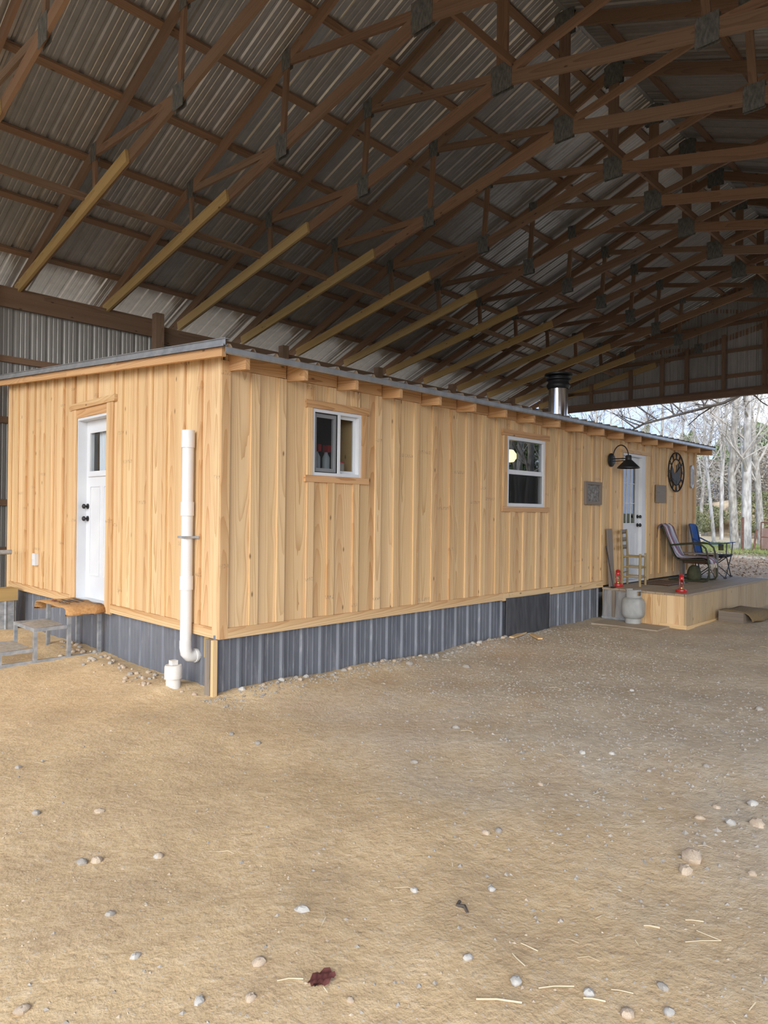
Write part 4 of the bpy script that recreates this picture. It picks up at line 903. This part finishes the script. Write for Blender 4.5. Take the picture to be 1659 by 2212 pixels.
while len(pts[2]) < 900:
    x, y = random.uniform(-.2, 5), -.05-abs(random.gauss(0, .16))
    pts[2].append((x, y, random.uniform(.007, .021)))
pts[3] = []
while len(pts[3]) < 2600:
    cx_, cy_ = random.choice(((2.2, -1.3), (1.4, -2.4), (3.2, -2.0), (.6, -3.2), (2.4, -3.3), (4.3, -1.0)))
    x, y = random.gauss(cx_, .75), random.gauss(cy_, .5)
    if not in_way(x, y): pts[3].append((x, y, random.uniform(.005, .017)*(1.5 if random.random() < .07 else 1)))
pts[0] += pts[3]
scatter('gravel', pts[0]+pts[2], 'stone_grey', 'fine grey gravel strewn over the dirt floor', 'gravel'); scatter('clay_crumbs', pts[1], 'stone_tan', 'tan clay crumbs strewn over the dirt floor', 'dirt')
m = MB()
for k_ in range(170):
    x, y = random.uniform(-3, 6), random.uniform(-6, -.2)
    if in_way(x, y): continue
    a_ = random.uniform(0, 6.28); l_ = random.uniform(.03, .11); z = float(gz(x, y))+.004
    m.tube([(x, y, z), (x+math.cos(a_)*l_*.5, y+math.sin(a_)*l_*.5, z+.006), (x+math.cos(a_+.25)*l_, y+math.sin(a_+.25)*l_, z+.001)], random.uniform(.0009, .0018), 3, False)
o = m.obj('straw_bits', 'straw', None, kind='stuff'); tag(o, 'thin dry straw bits scattered on the dirt floor', 'straw')
for (xa, ya, xb, yb, r) in ((1028, 2176, 1127, 2180, .0036), (1163, 2146, 1240, 2138, .0026), (1107, 2072, 1134, 2098, .0028), (1260, 2163, 1308, 2170, .003), (1125, 2046, 1162, 2062, .0024), (1480, 2035, 1557, 2028, .002), (1390, 2000, 1425, 2003, .003), (1480, 1980, 1520, 1983, .0028), (1505, 2005, 1558, 2028, .0024), (598, 2143, 655, 2138, .0024), (1320, 2145, 1368, 2155, .002)):
    a_ = hitZ(xa, ya); b_ = hitZ(xb, yb); mid = ((a_[0]+b_[0])/2, (a_[1]+b_[1])/2+.008)
    o = MB().tube([(q[0], q[1], float(gz(q[0], q[1]))+.006) for q in (a_, mid, b_)], r, 5).obj('straw_stalk', 'straw', None, 60); tag(o, '%s pale straw stalk on the dirt %s' % ('thick' if r > .0027 else 'thin', 'left of the bottom centre' if xa < 700 else ('near the bottom edge, right of centre' if xa < 1330 and ya > 2100 else ('below centre on the right' if xa < 1330 else 'in the lower right corner'))), 'straw', 'pale straw stalks on the dirt')
x, y = hitZ(695, 2138); rows = [[(x+(i/6-.5)*.09, y+(j/6-.5)*.07*(1-abs(i/3-1)*.5), float(gz(x, y))+.012+.008*math.sin(i*2+j*1.7)) for j in range(7)] for i in range(7)]
o = MB().quadstrip(rows).obj('dead_leaf', 'leaf_red', None, 180); tag(o, 'dark red-brown dead leaf on the dirt near the bottom edge', 'leaf')
x, y = hitZ(1010, 1980); o = MB().tube([(x, y, .012), (x+.02, y+.03, .02), (x+.01, y+.06, .014), (x+.04, y+.07, .015)], .007, 6).obj('twig_scrap', 'twig_dark', None, 60); tag(o, 'small black twig scrap on the pale dirt', 'twig')
x, y = hitZ(1050, 1977)
for (px, py, l_, r_) in ((1120, 1376, .45, .2), (1158, 1380, .30, .9)):
    x, y = hitZ(px, py); o = MB().box((-l_/2, -.03, 0), (l_/2, .03, .018), Matrix.Translation((x, y, .02)) @ Matrix.Rotation(r_, 4, 'Z')).obj('wood_scrap', 'lumber', None); tag(o, 'short wood scrap on the ground below the rubber sheet', 'wood scrap', 'wood scraps by the skirting')

# ------------------------------------------------------------------ outdoors
def grow(m_tr, m_tw, balls, p, d, ln, r, depth, maxd, spread, rnd):
    pts_ = [p]; rr = [r]; q = Vector(p); dd = Vector(d).normalized(); seg = 3 if depth < 2 else 2
    for i in range(seg):
        dd = (dd+Vector((rnd.uniform(-1, 1), rnd.uniform(-1, 1), rnd.uniform(-.5, .8)))*(.10 if depth == 0 else .26)).normalized(); q = q+dd*ln/seg; pts_.append(q.copy()); rr.append(r*(1-.5*(i+1)/seg))
    (m_tr if depth < 1 else m_tw).tube(pts_, rr, 8 if depth == 0 else (5 if depth < 3 else 3), False)
    if depth >= maxd:
        if rnd.random() < .035: balls.append(q)
        return
    nchild = 7 if depth == 0 else rnd.choice((3, 4))
    for c in range(nchild):
        t_ = rnd.uniform(.30, 1.0) if depth == 0 else rnd.uniform(.25, 1)
        i = min(int(t_*seg), seg-1); u = t_*seg-i; s_ = pts_[i].lerp(pts_[i+1], u); r0 = rr[i]*(1-u)+rr[i+1]*u
        ax = Vector((rnd.uniform(-1, 1), rnd.uniform(-1, 1), rnd.uniform(-.3, .6))).normalized(); nd = (dd*.75+ax*spread).normalized()
        grow(m_tr, m_tw, balls, s_, nd, ln*rnd.uniform(.42, .66)*(.9 if depth else .62), max(r0*(rnd.uniform(.30, .46) if depth == 0 else rnd.uniform(.45, .62)), .007), depth+1, maxd, spread, rnd)
    if depth == 0: grow(m_tr, m_tw, balls, q, dd, ln*.45, rr[-1]*.9, 1, maxd, spread, rnd)
def tree_meshes(seed, h_, r, maxd, spread, bark, lean=(0, 0, 1)):
    rnd = random.Random(seed); a_, b_, balls = MB(), MB(), []
    grow(a_, b_, balls, Vector((0, 0, -.2)), Vector(lean), h_, r, 0, maxd, spread, rnd)
    ma = a_.mesh('trunk', (0, 0, 0)); ma.materials.append(MAT[bark]); ma.shade_smooth(); mb = b_.mesh('branches', (0, 0, 0)); mb.materials.append(MAT['twig'])
    c_ = MB()
    for q in balls:
        s_ = .035; c_.add([q+Vector(e)*s_ for e in ((1, 0, 0), (0, 1, 0), (-1, 0, 0), (0, -1, 0), (0, 0, 1), (0, 0, -1))], [(0, 1, 4), (1, 2, 4), (2, 3, 4), (3, 0, 4), (1, 0, 5), (2, 1, 5), (3, 2, 5), (0, 3, 5)], [[(0, 0)]*3]*8)
    mc = c_.mesh('seed_balls', (0, 0, 0)); mc.materials.append(MAT['seed']); return ma, mb, mc
TV = [tree_meshes(11, 11, .25, 5, .75, 'bark_white'), tree_meshes(23, 9.5, .115, 5, .8, 'bark_white'), tree_meshes(37, 12, .22, 5, .7, 'bark_grey'), tree_meshes(51, 8.5, .08, 5, .85, 'bark_white'), tree_meshes(77, 11, .12, 5, .75, 'bark_grey')]
def tree(v, x, y, rz, s_, lab, grp='bare trees beyond the barn'):
    t_ = thing('bare_tree', lab, 'tree', (x, y, -.03), grp, rotz=rz or .01); t_.scale = (s_, s_, s_)
    for nm, me_ in zip(('trunk', 'branches', 'seed_balls'), TV[v]):
        o = link(nm, me_, (0, 0, 0), t_)
        if nm != 'trunk': o['kind'] = 'stuff'
    return t_
tree(0, 33.4, 6.15, 1.2, 1.0, 'thick white-barked tree right behind the rusty post'); tree(2, 33.1, 6.55, 4.0, .95, 'grey-barked tree close against the thick white-barked tree')
tree(1, 40.6, 10.1, .5, 1.0, 'slim white-barked tree seen above the blue chair'); tree(2, 38.8, 7.0, 2.2, .95, 'pale brown tree behind the gate near the right edge')
tree(3, 37.5, 7.6, 3.1, 1.05, 'thin white trunk just right of the thick white tree')
k_ = 0
for v, x, y, rz, s_ in ((3, 46, 13.6, 1.0, 1.1), (1, 48, 12.2, 2.5, 1.2), (4, 52, 15.2, 5.1, 1.15), (4, 55, 18.5, .3, 1.0), (1, 44, 15.5, 4.4, 1.15), (3, 50, 20.5, 2.0, 1.3), (4, 60, 24.5, 5.5, 1.1), (4, 63, 12, 1.5, 1.1), (3, 42, 17.6, 5.5, 1.2), (1, 36, 15.0, 1.8, 1.15), (3, 58, 15.5, 3.5, 1.4), (4, 47, 25, 3.3, 1.1)):
    tree(v, x, y, rz, s_, 'bare pale tree in the woods past the field', 'bare trees in the woods')
for v, x, y, rz, s_ in ((2, 27, -14.6, 2.7, .9), (1, 24.5, -12.2, .6, .9), (4, 34, -19.5, 4.2, 1.1), (3, 30, -15.2, 1.3, 1.2), (0, 42, -25, 5, 1.1), (1, 38, -20, .9, 1.1), (4, 45, -24, 3, 1.2)):
    tree(v, x, y, rz, s_, 'bare tree mirrored in the hung window', 'bare trees mirrored in the window')
# tree whose long limb hangs over the yard
rnd = random.Random(5); A, B, bl_ = MB(), MB(), []
grow(A, B, bl_, Vector((0, 0, -.2)), Vector((.03, -.05, 1)), 9, .26, 0, 4, .7, rnd)
limb = [Vector(q) for q in ((0, .1, 6.4), (-.3, 1.6, 6.0), (-.5, 2.9, 5.35), (-.6, 4.2, 5.1), (-.6, 5.6, 4.85), (-.4, 7.2, 4.2), (-.2, 8.4, 3.95))]
B.tube(limb, [.08, .062, .052, .045, .038, .03, .015], 7, False)
for i in range(1, 7):
    for j in range(7):
        q = limb[i-1].lerp(limb[i], rnd.random()); dv = Vector((rnd.uniform(-1, 1), rnd.uniform(-.2, 1), rnd.uniform(-.9, .8))); grow(A, B, bl_, q, dv, rnd.uniform(.8, 1.9), .028, 2, 4, .8, rnd)
lt = thing('bare_tree', 'bare tree whose long crooked limb hangs over the cabin roof end', 'tree', (21.5, .15, -.03), 'bare trees beyond the barn')
for nm, b_, mt_ in (('trunk', A, 'bark_grey'), ('branches', B, 'twig_dark')):
    me_ = b_.mesh(nm, (0, 0, 0)); me_.materials.append(MAT[mt_]); ORG[lt] = Vector((0, 0, 0)); o = link(nm, me_, (0, 0, 0), lt)
    if nm == 'branches': o['kind'] = 'stuff'
# evergreen woods
def leafy(seed, h_, rx, n, mat, size, cone=False):
    rnd = random.Random(seed); m = MB()
    for i in range(n):
        u = rnd.random(); z = h_*(.12+.88*u)
        rad = rx*((1-u)**.7 if cone else math.sqrt(max(.02, 1-(2*u-1)**2)))*(.35+.65*math.sqrt(rnd.random())); a_ = rnd.uniform(0, 6.28)
        c = Vector((rad*math.cos(a_)+.3*math.sin(z*2), rad*math.sin(a_), z)); s_ = size*rnd.uniform(.5, 1.3)
        e1 = Vector((rnd.uniform(-1, 1), rnd.uniform(-1, 1), rnd.uniform(-1, 1))).normalized()*s_; e2 = Vector((rnd.uniform(-1, 1), rnd.uniform(-1, 1), rnd.uniform(-.6, .6))).normalized()*s_*.55
        m.add([c-e1, c+e2, c+e1, c-e2*.7], [(0, 1, 2, 3)], [[(0, 0)]*4])
    me_ = m.mesh('foliage', (0, 0, 0)); me_.materials.append(MAT[mat]); st_ = MB().tube([(0, 0, -.3), (.1, 0, h_*.5), (0, .1, h_*.92)], [.2, .13, .03], 6).mesh('stem', (0, 0, 0)); st_.materials.append(MAT['bark_grey']); return me_, st_
LV_ = [leafy(3, 13, 3.4, 6000, 'pine_leaf', .27, True), leafy(4, 11, 3.2, 6000, 'pine_leaf', .28), leafy(5, 3.2, 2.0, 4000, 'bush_leaf', .12), leafy(6, 6.5, 3.0, 7000, 'brush_twig', .15)]
def shrub(v, x, y, z, s_, name, lab, cat, grp):
    t_ = thing(name, lab, cat, (x, y, z), grp, rotz=random.uniform(.1, 6)); t_.scale = (s_, s_, s_)
    for nm, me_ in zip(('foliage', 'stem'), LV_[v]):
        o = link(nm, me_, (0, 0, 0), t_)
        if nm == 'foliage': o['kind'] = 'stuff'
PLACED = []
def free(x, y, d):
    if any((x-a)**2+(y-b)**2 < d*d for a, b in PLACED): return False
    PLACED.append((x, y)); return True
for i in range(70):
    x = 88+random.uniform(-6, 30); y = -5.03+(x+3.19)*random.uniform(.24, .46)
    if free(x, y, 6.2): shrub(i % 2, x, y, .3+(x-55)*.012, random.uniform(.8, 1.15), 'evergreen', 'dense green evergreen in the woods behind the field', 'tree', 'evergreens behind the field')
for i in range(60):
    x = 60+random.uniform(0, 26); y = -5.03+(x+3.19)*random.uniform(.25, .46)
    if free(x, y, 5.2): shrub(3, x, y, .1, random.uniform(.8, 1.3), 'thicket', 'grey leafless thicket at the edge of the woods', 'thicket', 'thickets at the woods edge')
for i in range(20):
    x = 50+random.uniform(0, 22); y = -5.03+(x+3.19)*random.uniform(.26, .42)
    if free(x, y, 5): shrub(2, x, y, .0, random.uniform(.7, 1.2), 'bush', 'low green bush at the edge of the field', 'bush', 'bushes by the field')
shrub(2, 38.5, 11.0, 0, .62, 'bush', 'small green bush left of the slim white-barked tree', 'bush', None)
for i in range(8):
    x = 70+random.uniform(0, 30); y = -random.uniform(5, 60); shrub(i % 2, x, y, .2, 1.1, 'evergreen', 'distant evergreen mirrored in the hung window', 'tree', 'evergreens mirrored in the window')
# heap of earth and brush, house, gate, posts
m = MB(); rows = []
for i in range(15):
    ph = i/14*PI/2; rows.append([])
    for j in range(40):
        a_ = 2*PI*j/40; n_ = 1+.16*math.sin(a_*5+i)+.12*math.sin(a_*9-i*1.7)+random.uniform(-.05, .05); rows[-1].append((math.cos(ph)*math.cos(a_)*3.0*n_, math.cos(ph)*math.sin(a_)*4.4*n_, math.sin(ph)*2.9*(1+.12*math.sin(a_*4))-.2))
o = MB().quadstrip(rows, True).obj('brush_heap', 'mound', None, 60, origin=(0, 0, 0)); o.location = (61, 15.5, 0); tag(o, 'tan heap of earth and dry brush across the field', 'heap')
hs = thing('house', 'small pale house half hidden behind the thick white tree', 'house', (92, 23.0, .4), rotz=.25)
bx('wall', (-4, -5, 0), (4, 5, 3.0), 'house_wall', hs)
MB().prism([(-4.5, 2.9), (0, 5.2), (4.5, 2.9), (4.5, 3.1), (0, 5.45), (-4.5, 3.1)], 'Y', -5.4, 5.4).obj('roof', 'house_roof', hs); MB().prism([(-4, 3.0), (4, 3.0), (0, 5.0)], 'Y', -4.9, 4.9).obj('gable', 'house_wall', hs)
for y in (-2.8, 0.2, 3): bx('window', (-4.06, y-.5, 1.1), (-3.99, y+.5, 2.2), 'screen', hs)
gt = thing('metal_gate', 'brown sheet gate in a tube frame at the right edge', 'gate', (31.9, 3.6, 0))
MB().box((31.88, 1.9, .12), (31.92, 5.0, .62)).obj('gate_sheet', 'gate_brown', gt); MB().box((31.88, 1.9, .66), (31.92, 5.0, 1.05)).obj('gate_sheet', 'gate_brown', gt)
for a_, b_ in (((31.9, 5.05, .05), (31.9, 5.05, 1.32)), ((31.9, 1.85, .05), (31.9, 1.85, 1.32)), ((31.9, 5.05, 1.32), (31.9, 1.85, 1.32)), ((31.9, 5.05, .64), (31.9, 1.85, .64)), ((31.9, 4.5, 1.05), (31.9, 4.5, 1.32)), ((31.9, 5.05, .08), (31.9, 1.85, .08))): MB().tube([a_, b_], .03, 8).obj('tube', 'rust_steel', gt, 60)
o = MB().tube([(31.6, 5.30, -.1), (31.75, 5.18, 1.0)], .05, 8).obj('fence_post', 'rust_steel', None, 60); tag(o, 'leaning rusty post holding the brown gate', 'post')
o = MB().tube([(31.2, 5.62, -.1), (31.2, 5.62, 1.55)], .055, 8).obj('fence_post', 'rust_steel', None, 60); tag(o, 'upright rusty steel post before the thick white tree', 'post')
o = MB().tube([(33.5, 8.95, -.1), (33.5, 8.95, 1.6)], .03, 8).obj('marker_post', 'white_paint', None, 60); tag(o, 'thin white marker post just past the cabin corner', 'post')
m = MB()
for i in range(5200):
    x = random.uniform(15, 33); y = -5.03+(x+3.19)*random.uniform(.22, .50); s_ = random.uniform(.025, .055); a_ = random.uniform(0, 6.28); z = -.035
    e1 = Vector((math.cos(a_), math.sin(a_), random.uniform(-.1, .6)))*s_; e2 = Vector((-math.sin(a_), math.cos(a_), random.uniform(-.1, .6)))*s_*.6; c = Vector((x, y, z+.02))
    m.add([c-e1, c+e2, c+e1, c-e2], [(0, 1, 2, 3)], [[(0, 0)]*4])
o = m.obj('leaf_litter', 'leaf_dry', None, kind='stuff'); tag(o, 'dry brown leaves covering the yard beyond the porch', 'leaves')
m = MB()
for i in range(6000):
    x = random.uniform(29.5, 41); y = -5.03+(x+3.19)*random.uniform(.24, .50); h_ = random.uniform(.06, .16); a_ = random.uniform(0, 6.28); dx, dy = math.cos(a_)*.02, math.sin(a_)*.02
    m.add([(x-dx, y-dy, -.05), (x+dx, y+dy, -.05), (x+dx*3, y+dy*2, h_)], [(0, 1, 2)], [[(0, 0)]*3])
simple('grass', (.12, .17, .05), (.30, .32, .12), .6, .9)
o = m.obj('grass_strip', 'grass', None, kind='stuff'); tag(o, 'short green grass strip around the tree bases', 'grass')
